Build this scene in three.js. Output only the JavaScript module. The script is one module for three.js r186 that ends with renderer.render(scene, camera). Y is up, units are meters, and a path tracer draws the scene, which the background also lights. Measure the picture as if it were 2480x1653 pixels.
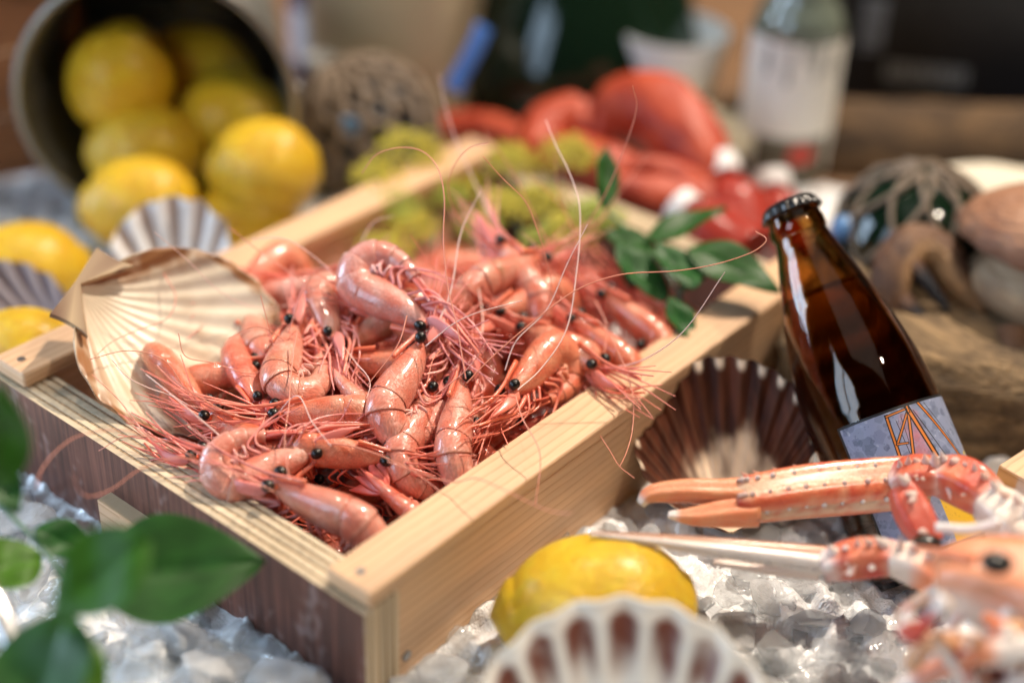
import * as THREE from 'three';
import { mergeGeometries } from 'three/addons/utils/BufferGeometryUtils.js';
import { RoundedBoxGeometry } from 'three/addons/geometries/RoundedBoxGeometry.js';
import { ConvexGeometry } from 'three/addons/geometries/ConvexGeometry.js';
import { ImprovedNoise } from 'three/addons/math/ImprovedNoise.js';
import { RectAreaLightUniformsLib } from 'three/addons/lights/RectAreaLightUniformsLib.js';

// ---------------------------------------------------------------- camera, lamps, exposure
const scene = new THREE.Scene();
scene.background = new THREE.Color(0, 0, 0);
const camera = new THREE.PerspectiveCamera(25.97, 1024 / 682, 0.05, 20);
camera.position.set(...[0.0438,0.4773,0.6831]);
camera.rotation.set(-0.567, 0, 0.0436);
camera.focus = 0.705;
camera.userData.fStop = 1.65;
const renderer = new THREE.WebGLRenderer({ antialias: true });
renderer.toneMapping = THREE.LinearToneMapping;
renderer.toneMappingExposure = 0.70;
renderer.shadowMap.enabled = true;
RectAreaLightUniformsLib.init();
const V = (a, b, c) => new THREE.Vector3(a, b, c);
const C = (r, g, b) => new THREE.Color().setRGB(r, g, b);
const LAMPS = [
  { at: [0.80, 1.80, -0.78], aim: [0.05, 0.0, 0.05], cd: 25, tone: [1, 0.85, 0.69] },
  { at: [-0.25, 2.0, -0.70], aim: [0.0, 0.0, 0.0], cd: 5.0, tone: [1, 0.85, 0.69] },
  { at: [0.95, 1.7, 0.45], aim: [0.10, 0.0, -0.1], cd: 5.0, tone: [1, 0.85, 0.69] },
];
const WINDOWS = [
  { at: [-1.45, 0.42, -0.25], w: 0.50, h: 0.95, aim: [0, 0.42, -0.1], nits: 17, tone: [0.60, 0.78, 1.0], label: 'daylight window left of the counter, further from the camera' },
  { at: [-1.15, 0.85, 1.05], w: 0.70, h: 0.90, aim: [-0.1, 0.1, 0.1], nits: 1.7, tone: [0.58, 0.77, 1.0], label: 'daylight window at the front left, nearest the camera' },
];
const FILL_PANEL = { at: [0.15, 2.1, 0.45], w: 1.6, h: 1.2, nits: 0.03, tone: [1, 0.88, 0.74] };

// ---------------------------------------------------------------- helpers
function rng(seed) { let s = seed | 0; return () => { s = (s + 0x6d2b79f5) | 0; let t = Math.imul(s ^ (s >>> 15), 1 | s); t = (t + Math.imul(t ^ (t >>> 7), 61 | t)) ^ t; return ((t ^ (t >>> 14)) >>> 0) / 4294967296; }; }
const rand = rng(11);
const perlin = new ImprovedNoise();
const noise = (x, y, z = 0) => perlin.noise(x + 100.3, y + 57.7, z + 31.1);
const fbm = (x, y, z = 0, o = 4) => { let a = 0.5, s = 0; for (let i = 0; i < o; i++) { s += a * noise(x, y, z + i * 7.3); x *= 2.03; y *= 2.03; z *= 2.03; a *= 0.5; } return s; };
const mix = (a, b, t) => a + (b - a) * t;
const mix3 = (a, b, t) => [mix(a[0], b[0], t), mix(a[1], b[1], t), mix(a[2], b[2], t)];
const clamp = (x, a = 0, b = 1) => Math.min(b, Math.max(a, x));
const sstep = (a, b, x) => { const t = clamp((x - a) / (b - a)); return t * t * (3 - 2 * t); };
const taken = {};
const numbered = (n) => { taken[n] = (taken[n] ?? -1) + 1; return taken[n] ? n + '_' + String(taken[n]).padStart(3, '0') : n; };
function mesh(name, geo, mat, parent) { const m = new THREE.Mesh(geo, mat); m.name = name; m.castShadow = m.receiveShadow = true; if (parent) parent.add(m); return m; }
function thing(name, label, category, pos = [0, 0, 0], quat, group) {
  const o = new THREE.Group(); o.name = numbered(name); o.position.set(...pos); if (quat) o.quaternion.set(...quat);
  o.userData = { label, category }; if (group) o.userData.group = group; scene.add(o); return o;
}
function single(name, geo, mat, label, category, pos, quat, group) {
  const m = mesh(numbered(name), geo, mat, scene); if (pos) m.position.set(...pos); if (quat) m.quaternion.set(...quat);
  m.userData = { label, category }; if (group) m.userData.group = group; return m;
}
function structure(name, geo, mat) { const m = mesh(numbered(name), geo, mat, scene); m.userData = { kind: 'structure' }; return m; }
// rings -> skin. rings: arrays of N points; seam doubled so that uv runs on
function skin(rings, { color, caps = true, uvs = [1, 1] } = {}) {
  const n = rings[0].length, R = rings.length, pos = [], uv = [], idx = [], col = [];
  for (let i = 0; i < R; i++) for (let j = 0; j <= n; j++) {
    const p = rings[i][j % n]; pos.push(p.x, p.y, p.z); uv.push(i / (R - 1) * uvs[0], j / n * uvs[1]);
    if (color) col.push(...color(i / (R - 1), j / n, p));
  }
  for (let i = 0; i < R - 1; i++) for (let j = 0; j < n; j++) { const a = i * (n + 1) + j, b = a + n + 1; idx.push(a, b, a + 1, b, b + 1, a + 1); }
  if (caps) for (const [i, flip] of [[0, 1], [R - 1, 0]]) {
    const c = V(0, 0, 0); rings[i].forEach((p) => c.add(p)); c.divideScalar(n); const k = pos.length / 3; pos.push(c.x, c.y, c.z); uv.push(i ? uvs[0] : 0, 0.5);
    if (color) col.push(...color(i / (R - 1), 0.5, c));
    for (let j = 0; j < n; j++) { const a = i * (n + 1) + j; flip ? idx.push(k, a, a + 1) : idx.push(k, a + 1, a); }
  }
  const g = new THREE.BufferGeometry(); g.setAttribute('position', new THREE.Float32BufferAttribute(pos, 3)); g.setAttribute('uv', new THREE.Float32BufferAttribute(uv, 2));
  if (color) g.setAttribute('color', new THREE.Float32BufferAttribute(col, 3)); g.setIndex(idx); g.computeVertexNormals();
  const nn = g.attributes.normal;
  for (let i = 0; i < R; i++) { const a = i * (n + 1), b = a + n, v = V(nn.getX(a) + nn.getX(b), nn.getY(a) + nn.getY(b), nn.getZ(a) + nn.getZ(b)).normalize(); nn.setXYZ(a, v.x, v.y, v.z); nn.setXYZ(b, v.x, v.y, v.z); }
  return g;
}
// a section carried along a path: w half width sideways, h half height along up
function sweep(pts, w, h, { up = V(0, 1, 0), n = 8, seg, color, section, uvs, caps = true, straight = false } = {}) {
  const P = pts.map((p) => (p.isVector3 ? p : V(...p))); let S = P;
  if (!straight && P.length > 1) { const c = new THREE.CatmullRomCurve3(P, false, 'centripetal'); S = c.getPoints(seg ?? (P.length - 1) * 5); }
  const R = S.length, rings = []; let U = up.clone();
  for (let i = 0; i < R; i++) {
    const T = S[Math.min(i + 1, R - 1)].clone().sub(S[Math.max(i - 1, 0)]).normalize();
    let side = T.clone().cross(U); if (side.lengthSq() < 1e-8) side = T.clone().cross(V(0.3, 0.5, 0.8)); side.normalize(); U = side.clone().cross(T).normalize();
    const t = i / (R - 1), a = typeof w === 'function' ? w(t) : w, b = typeof h === 'function' ? h(t) : h, ring = [];
    for (let j = 0; j < n; j++) { const q = j / n * Math.PI * 2; let x = Math.sin(q), y = Math.cos(q); if (section) [x, y] = section(x, y, t, q); ring.push(S[i].clone().addScaledVector(side, x * a).addScaledVector(U, y * b)); }
    rings.push(ring);
  }
  return skin(rings, { color, uvs, caps });
}
const taper = (a, b, p = 1) => (t) => mix(a, b, Math.pow(t, p));
const leafW = (w, tip = 0.75) => (t) => Math.max(0.0001, w * Math.pow(Math.sin(Math.PI * Math.pow(t, tip)), 0.85));
function paint(g, c) { const n = g.attributes.position.count, a = new Float32Array(n * 3); for (let i = 0; i < n; i++) a.set(typeof c === 'function' ? c(g.attributes.position.getX(i), g.attributes.position.getY(i), g.attributes.position.getZ(i)) : c, i * 3); g.setAttribute('color', new THREE.BufferAttribute(a, 3)); return g; }
function join(list) { const L = list.map((g) => { let k = g.index ? g.toNonIndexed() : g; for (const n of Object.keys(k.attributes)) if (!['position', 'normal', 'uv', 'color'].includes(n)) k.deleteAttribute(n); return k; }); return mergeGeometries(L); }
const ball = (r, x, y, z, d = 10) => new THREE.SphereGeometry(r, d, Math.max(6, d * 0.7 | 0)).translate(x, y, z);
function warp(g, fn) { const p = g.attributes.position; for (let i = 0; i < p.count; i++) { const v = fn(V(p.getX(i), p.getY(i), p.getZ(i))); p.setXYZ(i, v.x, v.y, v.z); } g.computeVertexNormals(); return g; }
function texture(w, h, fn, srgb = true, rep = [1, 1]) {
  const d = new Uint8Array(w * h * 4);
  for (let y = 0; y < h; y++) for (let x = 0; x < w; x++) { const c = fn(x / w, y / h, x, y), k = (y * w + x) * 4; if (typeof c === 'number') d[k] = d[k + 1] = d[k + 2] = clamp(c) * 255; else for (let i = 0; i < 3; i++) d[k + i] = clamp(c[i]) * 255; d[k + 3] = 255; }
  const t = new THREE.DataTexture(d, w, h); t.wrapS = t.wrapT = THREE.RepeatWrapping; t.magFilter = THREE.LinearFilter; t.minFilter = THREE.LinearMipmapLinearFilter; t.generateMipmaps = true; t.repeat.set(...rep); if (srgb) t.colorSpace = THREE.SRGBColorSpace; t.needsUpdate = true; return t;
}
const phys = (o) => new THREE.MeshPhysicalMaterial(o);
const tileNoise = (x, y, f, o = 4, seed = 0) => { let s = 0, a = 0.5; for (let i = 0; i < o; i++) { const X = x * Math.PI * 2, Y = y * Math.PI * 2, r = f / (2 * Math.PI); s += a * noise(Math.cos(X) * r + Math.cos(Y) * r * 0.7 + seed, Math.sin(X) * r + seed, Math.sin(Y) * r + Math.cos(Y) * r * 0.3); f *= 2; a *= 0.5; } return s; };

// ---------------------------------------------------------------- textures and materials
const pineTex = [3, 41].map((sd) => texture(1024, 256, (u, v) => {
  const w = v * 22 + 0.9 * fbm(u * 1.6 + sd, v * 2.2, sd, 3) + 0.25 * noise(u * 9, v * 3, sd), ph = w - Math.floor(w), late = Math.pow(ph, 5) * (1 - sstep(0.96, 1, ph)), fib = noise(u * 30, v * 420, sd) * 0.5 + 0.5, big = fbm(u * 2.5, v * 4, sd + 9, 3);
  const k = late * (0.5 + 0.3 * noise(Math.floor(w) * 3.7, 0.5, sd)); let c = mix3([0.87, 0.72, 0.57], [0.66, 0.45, 0.30], clamp(k)); const f = 0.96 + 0.07 * fib + 0.20 * big; return [c[0] * f, c[1] * f, c[2] * f * (1 - 0.04 * big)];
}));
const pineBump = texture(512, 128, (u, v) => 0.5 + 0.35 * noise(u * 20, v * 160, 2) + 0.2 * noise(u * 60, v * 40, 5), false);
const pine = pineTex.map((map) => phys({ map, roughness: 0.55, bumpMap: pineBump, bumpScale: 0.00025 }));
const endGrain = phys({ color: C(0.56, 0.40, 0.24), roughness: 0.8, bumpMap: pineBump, bumpScale: 0.0004 });
const plyLight = [0.95, 1.0, 0.88].map((k, i) => phys({ map: texture(512, 64, (u, v) => { const f = k * (0.93 + 0.10 * noise(u * 90, v * 30, i * 5) + 0.10 * fbm(u * 8, v * 3, i)); return [0.90 * f, 0.82 * f, 0.69 * f]; }), roughness: 0.75 }));
const plyDark = [0, 1].map((i) => phys({ map: texture(1024, 64, (u, v) => { const f = 0.86 + 0.3 * noise(u * 260, v * 9, i * 5 + 2) + 0.12 * fbm(u * 8, v * 3, i); return [0.76 * f, 0.63 * f, 0.48 * f]; }), roughness: 0.85 }));
const plyFace = phys({ map: texture(1024, 512, (u, v) => {
  const f = 0.9 + 0.22 * noise(u * 260, v * 7, 1) + 0.22 * noise(u * 90, v * 3, 4) + 0.35 * fbm(u * 6, v * 3, 2), frost = sstep(0.12, 0.5, fbm(u * 14, v * 5, 8) + 0.35 * noise(u * 60, v * 40, 3));
  return mix3([0.46 * f, 0.30 * f, 0.25 * f], [0.66, 0.60, 0.60], frost * 0.55);
}), roughness: 0.5, specularIntensity: 0.7, bumpMap: pineBump, bumpScale: 0.0002 });
const plyInside = plyFace;
const shrimpMap = texture(512, 512, (u, v) => {
  const a = tileNoise(u, v, 10, 4, 1), b = tileNoise(u, v, 60, 3, 5), sp = sstep(0.18, 0.36, tileNoise(u, v, 90, 2, 9)), w = sstep(0.10, 0.34, a + 0.35 * b);
  let c = mix3([0.98, 0.87, 0.82], [1.0, 0.97, 0.95], w); c = mix3(c, [0.92, 0.60, 0.48], sp * 0.75); const f = 0.95 + 0.24 * b; return [c[0] * f, c[1] * f, c[2] * f];
});
const shrimpBump = texture(256, 256, (u, v) => 0.5 + 0.5 * tileNoise(u, v, 40, 3, 3) + 0.25 * tileNoise(u, v, 120, 2, 6), false);
const shellTints = [[1.0, 0.90, 0.88], [1.0, 1.0, 1.0], [1.02, 0.84, 0.70], [1.0, 0.64, 0.55], [1.0, 1.03, 1.12], [0.92, 0.74, 0.70], [1.0, 0.94, 0.90], [1.0, 0.72, 0.54], [0.88, 0.52, 0.46], [0.98, 0.92, 1.0]];
const shellMats = shellTints.map((c) => phys({ map: shrimpMap, vertexColors: true, color: C(...c), roughness: 0.34, transmission: 0.10, thickness: 0, bumpMap: shrimpBump, bumpScale: 0.0005, clearcoat: 0.9, clearcoatRoughness: 0.10 }));
const limbMats = shellTints.map((c) => phys({ vertexColors: true, color: C(...c), roughness: 0.4, clearcoat: 0.5, clearcoatRoughness: 0.2 }));
const eyeMat = phys({ map: texture(64, 64, (u, v) => { const k = sstep(0.12, 0.3, tileNoise(u, v, 5, 3, 2)); return mix3([0.07, 0.06, 0.055], [0.28, 0.20, 0.12], k); }), roughness: 0.3 });
const hairMat = phys({ color: C(0.80, 0.30, 0.20), roughness: 0.4, clearcoat: 0.3 });
const hairPale = phys({ color: C(0.90, 0.62, 0.54), roughness: 0.4, clearcoat: 0.3 });
const lemonBump = texture(512, 512, (u, v) => { const a = tileNoise(u, v, 150, 2, 2); return 0.75 - 1.6 * Math.max(0, a - 0.05) + 0.35 * tileNoise(u, v, 14, 3, 8); }, false);
const lemonMap = texture(256, 256, (u, v) => { const a = tileNoise(u, v, 8, 4, 3), b = tileNoise(u, v, 70, 2, 3); return mix3([0.955, 0.80, 0.17], [0.93, 0.72, 0.08], clamp(0.5 + 1.4 * a + 0.6 * b)); });
const lemonMat = phys({ map: lemonMap, roughness: 0.38, bumpMap: lemonBump, bumpScale: 0.0020, clearcoat: 0.25, clearcoatRoughness: 0.3 });
const leafMap = texture(256, 256, (u, v) => { const e = Math.abs(v * 2 % 1 - 0.5), vein = 0.5 + 0.5 * Math.sin(v * Math.PI * 44 + 2 * noise(u * 3, v * 8)), f = 0.9 + 0.12 * vein * (0.4 + noise(u * 6, v * 30)) + 0.28 * fbm(u * 5, v * 5, 3); return [0.215 * f, 0.42 * f, 0.17 * f]; });
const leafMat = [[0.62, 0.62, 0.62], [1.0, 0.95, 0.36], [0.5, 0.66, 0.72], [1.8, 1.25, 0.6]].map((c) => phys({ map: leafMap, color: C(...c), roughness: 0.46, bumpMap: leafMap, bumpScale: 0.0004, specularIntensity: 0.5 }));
const stemMat = phys({ color: C(0.10, 0.20, 0.13), roughness: 0.4 });
const iceBump = texture(512, 512, (u, v) => 0.5 + 0.5 * tileNoise(u, v, 30, 4, 4) + 0.3 * tileNoise(u, v, 140, 2, 1), false);
const iceMat = phys({ color: C(0.96, 0.975, 0.985), roughness: 0.12, transmission: 0.85, thickness: 0, ior: 1.31, bumpMap: iceBump, bumpScale: 0.0018 });
const iceWhite = phys({ color: C(0.95, 0.965, 0.98), roughness: 0.2, transmission: 0.65, thickness: 0, ior: 1.31, bumpMap: iceBump, bumpScale: 0.0022 });
const iceBedMat = phys({ color: C(0.83, 0.85, 0.87), roughness: 0.3, bumpMap: iceBump, bumpScale: 0.0016, clearcoat: 0.9, clearcoatRoughness: 0.08 });
const brownShell = phys({ vertexColors: true, roughness: 0.45, specularIntensity: 0.25 });
const shellMat = phys({ vertexColors: true, roughness: 0.42, clearcoat: 0.25, clearcoatRoughness: 0.3 });
const metal = phys({ color: C(0.62, 0.63, 0.64), metalness: 1, roughness: 0.25 });
const zincMap = texture(256, 256, (u, v) => { const f = 0.55 + 0.35 * tileNoise(u, v, 9, 4, 4); return [f, f * 0.99, f * 0.95]; });
const zinc = phys({ map: zincMap, metalness: 0.75, roughness: 0.48 });
const steel = phys({ color: C(0.35, 0.35, 0.36), metalness: 1, roughness: 0.4 });
const clawMat = phys({ vertexColors: true, roughness: 0.36, bumpMap: shrimpBump, bumpScale: 0.0006, clearcoat: 0.5, clearcoatRoughness: 0.2 });
const stoneMap = texture(512, 512, (u, v) => { const a = tileNoise(u, v, 7, 5, 2), b = tileNoise(u, v, 60, 3, 7); const k = clamp(0.5 + 1.1 * a + 0.5 * b); return mix3([0.24, 0.19, 0.14], [0.68, 0.57, 0.42], k); });
const stoneMat = phys({ map: stoneMap, roughness: 0.9, bumpMap: stoneMap, bumpScale: 0.010 });
const ropeMap = texture(128, 128, (u, v) => { const s = Math.sin((u * 24 + v * 2) * Math.PI * 2), f = 0.8 + 0.2 * s + 0.2 * tileNoise(u, v, 20, 2, 1); return [0.60 * f, 0.53 * f, 0.46 * f]; });
const rope = phys({ map: ropeMap, roughness: 0.9 });
const greenGlass = phys({ color: C(0.006, 0.016, 0.008), roughness: 0.07 });
const crateBrown = phys({ map: pineTex[0], color: C(0.42, 0.25, 0.15), roughness: 0.7 });

// ---------------------------------------------------------------- the setting: ice bed, counter, wall, window, lamps
const lump = (x, z, f) => { const X = x * f, Z = z * f, ix = Math.floor(X), iz = Math.floor(Z); let a = 9, b = 9, h = 0; for (let i = -1; i < 2; i++) for (let k = -1; k < 2; k++) { const u = ix + i, v = iz + k, q = Math.sin(u * 127.1 + v * 311.7) * 43758.5453, p = Math.sin(u * 269.5 + v * 183.3) * 43758.5453, dx = u + q - Math.floor(q) - X, dz = v + p - Math.floor(p) - Z, d = dx * dx + dz * dz; if (d < a) { b = a; a = d; h = q - Math.floor(q) + (dx * 1.2 + dz * 0.9) * (p - Math.floor(p) - 0.5) * 1.4; } else if (d < b) b = d; } return h * sstep(0, 0.55, Math.sqrt(b) - Math.sqrt(a)); };
const iceH = (x, z) => 0.008 * fbm(x * 14, z * 14, 1, 3) + 0.0085 * lump(x + 0.004 * noise(x * 90, z * 90, 2), z + 0.004 * noise(x * 90, z * 90, 6), 44) + 0.0030 * lump(x, z, 120) - 0.004;
{
  const g = new THREE.PlaneGeometry(1.5, 0.90, 620, 370).rotateX(-Math.PI / 2).translate(0.1, 0, 0.15);
  warp(g, (p) => { p.y = iceH(p.x, p.z); return p; });
  const uv = g.attributes.uv; for (let i = 0; i < uv.count; i++) uv.setXY(i, uv.getX(i) * 12, uv.getY(i) * 9);
  structure('ice_bed', g, iceBedMat);
  structure('counter', new THREE.BoxGeometry(2.6, 0.04, 1.9).translate(0.1, -0.09, -0.3), phys({ color: C(0.25, 0.25, 0.26), roughness: 0.4, metalness: 0.5 }));
  structure('back_shelf', boardUV(new THREE.BoxGeometry(2.6, 0.07, 0.92).translate(0.1, -0.037, -0.762)), phys({ map: pineTex[0], color: C(0.24, 0.20, 0.16), roughness: 0.6 }));
  structure('back_wall', new THREE.BoxGeometry(3.4, 2.2, 0.05).translate(0.1, 0.7, -1.25), phys({ color: C(0.20, 0.17, 0.13), roughness: 0.85 }));
}
function aimed(o, at, to) { o.position.set(...at); o.lookAt(...to); return o; }
for (const [i, L] of LAMPS.entries()) {
  const t = thing('ceiling_spotlight', ['warm ceiling spotlight behind the display, right of the crate', 'warm ceiling spotlight behind the display, left of centre', 'warm ceiling spotlight to the right of the counter'][i], 'lamp', L.at);
  t.lookAt(...L.aim);
  mesh('housing', new THREE.LatheGeometry([[0.001, -0.10], [0.045, -0.10], [0.05, 0.012], [0.047, 0.012], [0.043, -0.005], [0.042, -0.09], [0.001, -0.09]].map((p) => new THREE.Vector2(...p)), 24).rotateX(Math.PI / 2), steel, t);
  mesh('lens', new THREE.CircleGeometry(0.035, 24).translate(0, 0, 0.0), phys({ color: C(0.2, 0.2, 0.2), emissive: C(...L.tone), emissiveIntensity: 4 }), t);
  const s = new THREE.SpotLight(C(...L.tone), L.cd, 0, 0.62, 0.35, 2); s.castShadow = true; s.shadow.radius = 1.3; s.shadow.mapSize.set(2048, 2048);
  const d = V(...L.aim).sub(V(...L.at)).normalize(); s.position.set(...L.at).addScaledVector(d, 0.02); s.target.position.set(...L.aim); scene.add(s, s.target);
}
const fm = phys({ color: C(0.7, 0.7, 0.68), roughness: 0.5 });
for (const WINDOW of WINDOWS) {
  const t = thing('window', WINDOW.label, 'window', WINDOW.at, null, 'daylight windows'); t.lookAt(...WINDOW.aim);
  const glow = phys({ color: C(0.1, 0.1, 0.1), emissive: C(...WINDOW.tone), emissiveIntensity: 8 });
  for (const s of [-1, 1]) { mesh('pane', new THREE.BoxGeometry(WINDOW.w / 2 - 0.03, WINDOW.h, 0.01).translate(s * WINDOW.w / 4, 0, -0.03), glow, t); mesh('jamb', new THREE.BoxGeometry(0.05, WINDOW.h + 0.1, 0.08).translate(s * (WINDOW.w / 2 + 0.03), 0, -0.03), fm, t); mesh('rail', new THREE.BoxGeometry(WINDOW.w, 0.05, 0.08).translate(0, s * (WINDOW.h / 2 + 0.03), -0.03), fm, t); }
  mesh('mullion', new THREE.BoxGeometry(0.05, WINDOW.h, 0.06).translate(0, 0, -0.035), fm, t);
  for (const s of [-1, 1]) { const a = new THREE.RectAreaLight(C(...WINDOW.tone), WINDOW.nits, WINDOW.w / 2 - 0.05, WINDOW.h); a.position.set(...WINDOW.at).add(V(s * WINDOW.w / 4, 0, 0.01).applyQuaternion(t.quaternion)); a.lookAt(...V(...WINDOW.aim).sub(V(...WINDOW.at)).add(a.position).toArray()); scene.add(a); }
}
{
  const p = thing('added_fill_panel', 'flat warm fill light added out of view over the counter', 'lamp', FILL_PANEL.at);  // added overhead fill, stands in for soft ambient light of the hall
  mesh('tray', new THREE.BoxGeometry(FILL_PANEL.w + 0.04, 0.03, FILL_PANEL.h + 0.04).translate(0, 0.03, 0), fm, p);
  mesh('diffuser', new THREE.BoxGeometry(FILL_PANEL.w, 0.01, FILL_PANEL.h).translate(0, 0.005, 0), phys({ color: C(0.3, 0.3, 0.3), emissive: C(...FILL_PANEL.tone), emissiveIntensity: 0.4 }), p);
  const a = new THREE.RectAreaLight(C(...FILL_PANEL.tone), FILL_PANEL.nits, FILL_PANEL.w, FILL_PANEL.h); a.position.set(FILL_PANEL.at[0], FILL_PANEL.at[1] - 0.01, FILL_PANEL.at[2]); a.lookAt(FILL_PANEL.at[0], 0, FILL_PANEL.at[2]); scene.add(a);
}

// ---------------------------------------------------------------- crate
const CW = 0.2645, CL = 0.3747, TOP = 0.06, BASE = -0.05;
function boardUV(g, k = 2.6, o = 0) {   // metres to texture, grain along x
  const p = g.attributes.position, n = g.attributes.normal, uv = g.attributes.uv;
  for (let i = 0; i < p.count; i++) { const X = p.getX(i), Y = p.getY(i), Z = p.getZ(i), a = Math.abs(n.getX(i)), b = Math.abs(n.getY(i)), c = Math.abs(n.getZ(i)); if (b >= a && b >= c) uv.setXY(i, X * k, Z * k * 3.4 + o); else if (c >= a) uv.setXY(i, X * k, Y * k * 3.4 + o + 0.3); else uv.setXY(i, Z * k * 0.3, Y * k * 3 + o); }
  return g;
}
const crate = thing('shrimp_crate', 'pale wooden crate with plywood ends full of pink shrimp, set in crushed ice', 'crate', [0, BASE, 0]);
crate.rotation.y = Math.atan2(0.7849, 0.6196);
{
  const tp = 0.0205, tb = 0.022, capH = 0.0085, H = TOP - BASE;
  for (const s of [1, -1]) {
    mesh('side_board', boardUV(new RoundedBoxGeometry(CL - 2 * tp - 0.0006, H - capH - 0.0006, tb, 2, 0.001).translate(0, (H - capH) / 2, s * (CW / 2 - tb / 2 - 0.0012)), 2.6, s * 0.17), pine[s > 0 ? 0 : 1], crate);
    const cap = mesh('top_rail', boardUV(new RoundedBoxGeometry(CL - 0.006, capH, 0.0255, 3, 0.0016).translate(0, H - capH / 2, s * (CW / 2 - 0.0128)), 2.6, s * 0.29 + 0.1), pine[s > 0 ? 1 : 0], crate);
    for (const e of [-1, 1]) { const sc = mesh('screw', new THREE.CylinderGeometry(0.0021, 0.0021, 0.0006, 14).translate(e * (CL / 2 - 0.011), H + 0.0001, s * (CW / 2 - 0.0128)), steel, cap); }
    mesh('screw', new THREE.CylinderGeometry(0.0026, 0.0026, 0.0008, 14).rotateX(Math.PI / 2).translate(-(CL / 2 - tp - 0.006), H - 0.052, s * (CW / 2 - 0.001)), steel, crate);
    const end = new THREE.Group(); end.name = 'plywood_end'; crate.add(end);
    const N = 9, th = [1.5, 0.72, 1.45, 0.72, 1.45, 0.72, 1.45, 0.72, 1.27]; let off = 0;
    for (let k = 0; k < N; k++) {
      const d = tp * th[k] / 10, h = H - capH - 0.0004 - (k % 2 ? 0.0005 : 0) - 0.0003 * rand(), g = new THREE.BoxGeometry(CW, h, d - 0.00005).rotateY(Math.PI / 2).translate(s * (-CL / 2 + d / 2 + off), h / 2, 0); off += d;
      const uv = g.attributes.uv, p = g.attributes.position, nn = g.attributes.normal; for (let i = 0; i < uv.count; i++) uv.setXY(i, p.getZ(i) * 3.5 + 0.1, k === 0 && Math.abs(nn.getX(i)) > 0.5 ? p.getY(i) * 4 : p.getX(i) * 8);
      const m = k % 2 ? plyDark[(k >> 1) % 2] : plyLight[(k >> 1) % 3], face = k === 0 ? plyFace : k === N - 1 ? plyInside : m;
      mesh('ply_layer', g, [m, m, m, m, face, face], end);
    }
  }
  mesh('bottom_board', new THREE.BoxGeometry(CL - 2 * tp - 0.001, 0.008, CW - 2 * tb - 0.004).translate(0, 0.004, 0), plyInside, crate);
}

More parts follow.
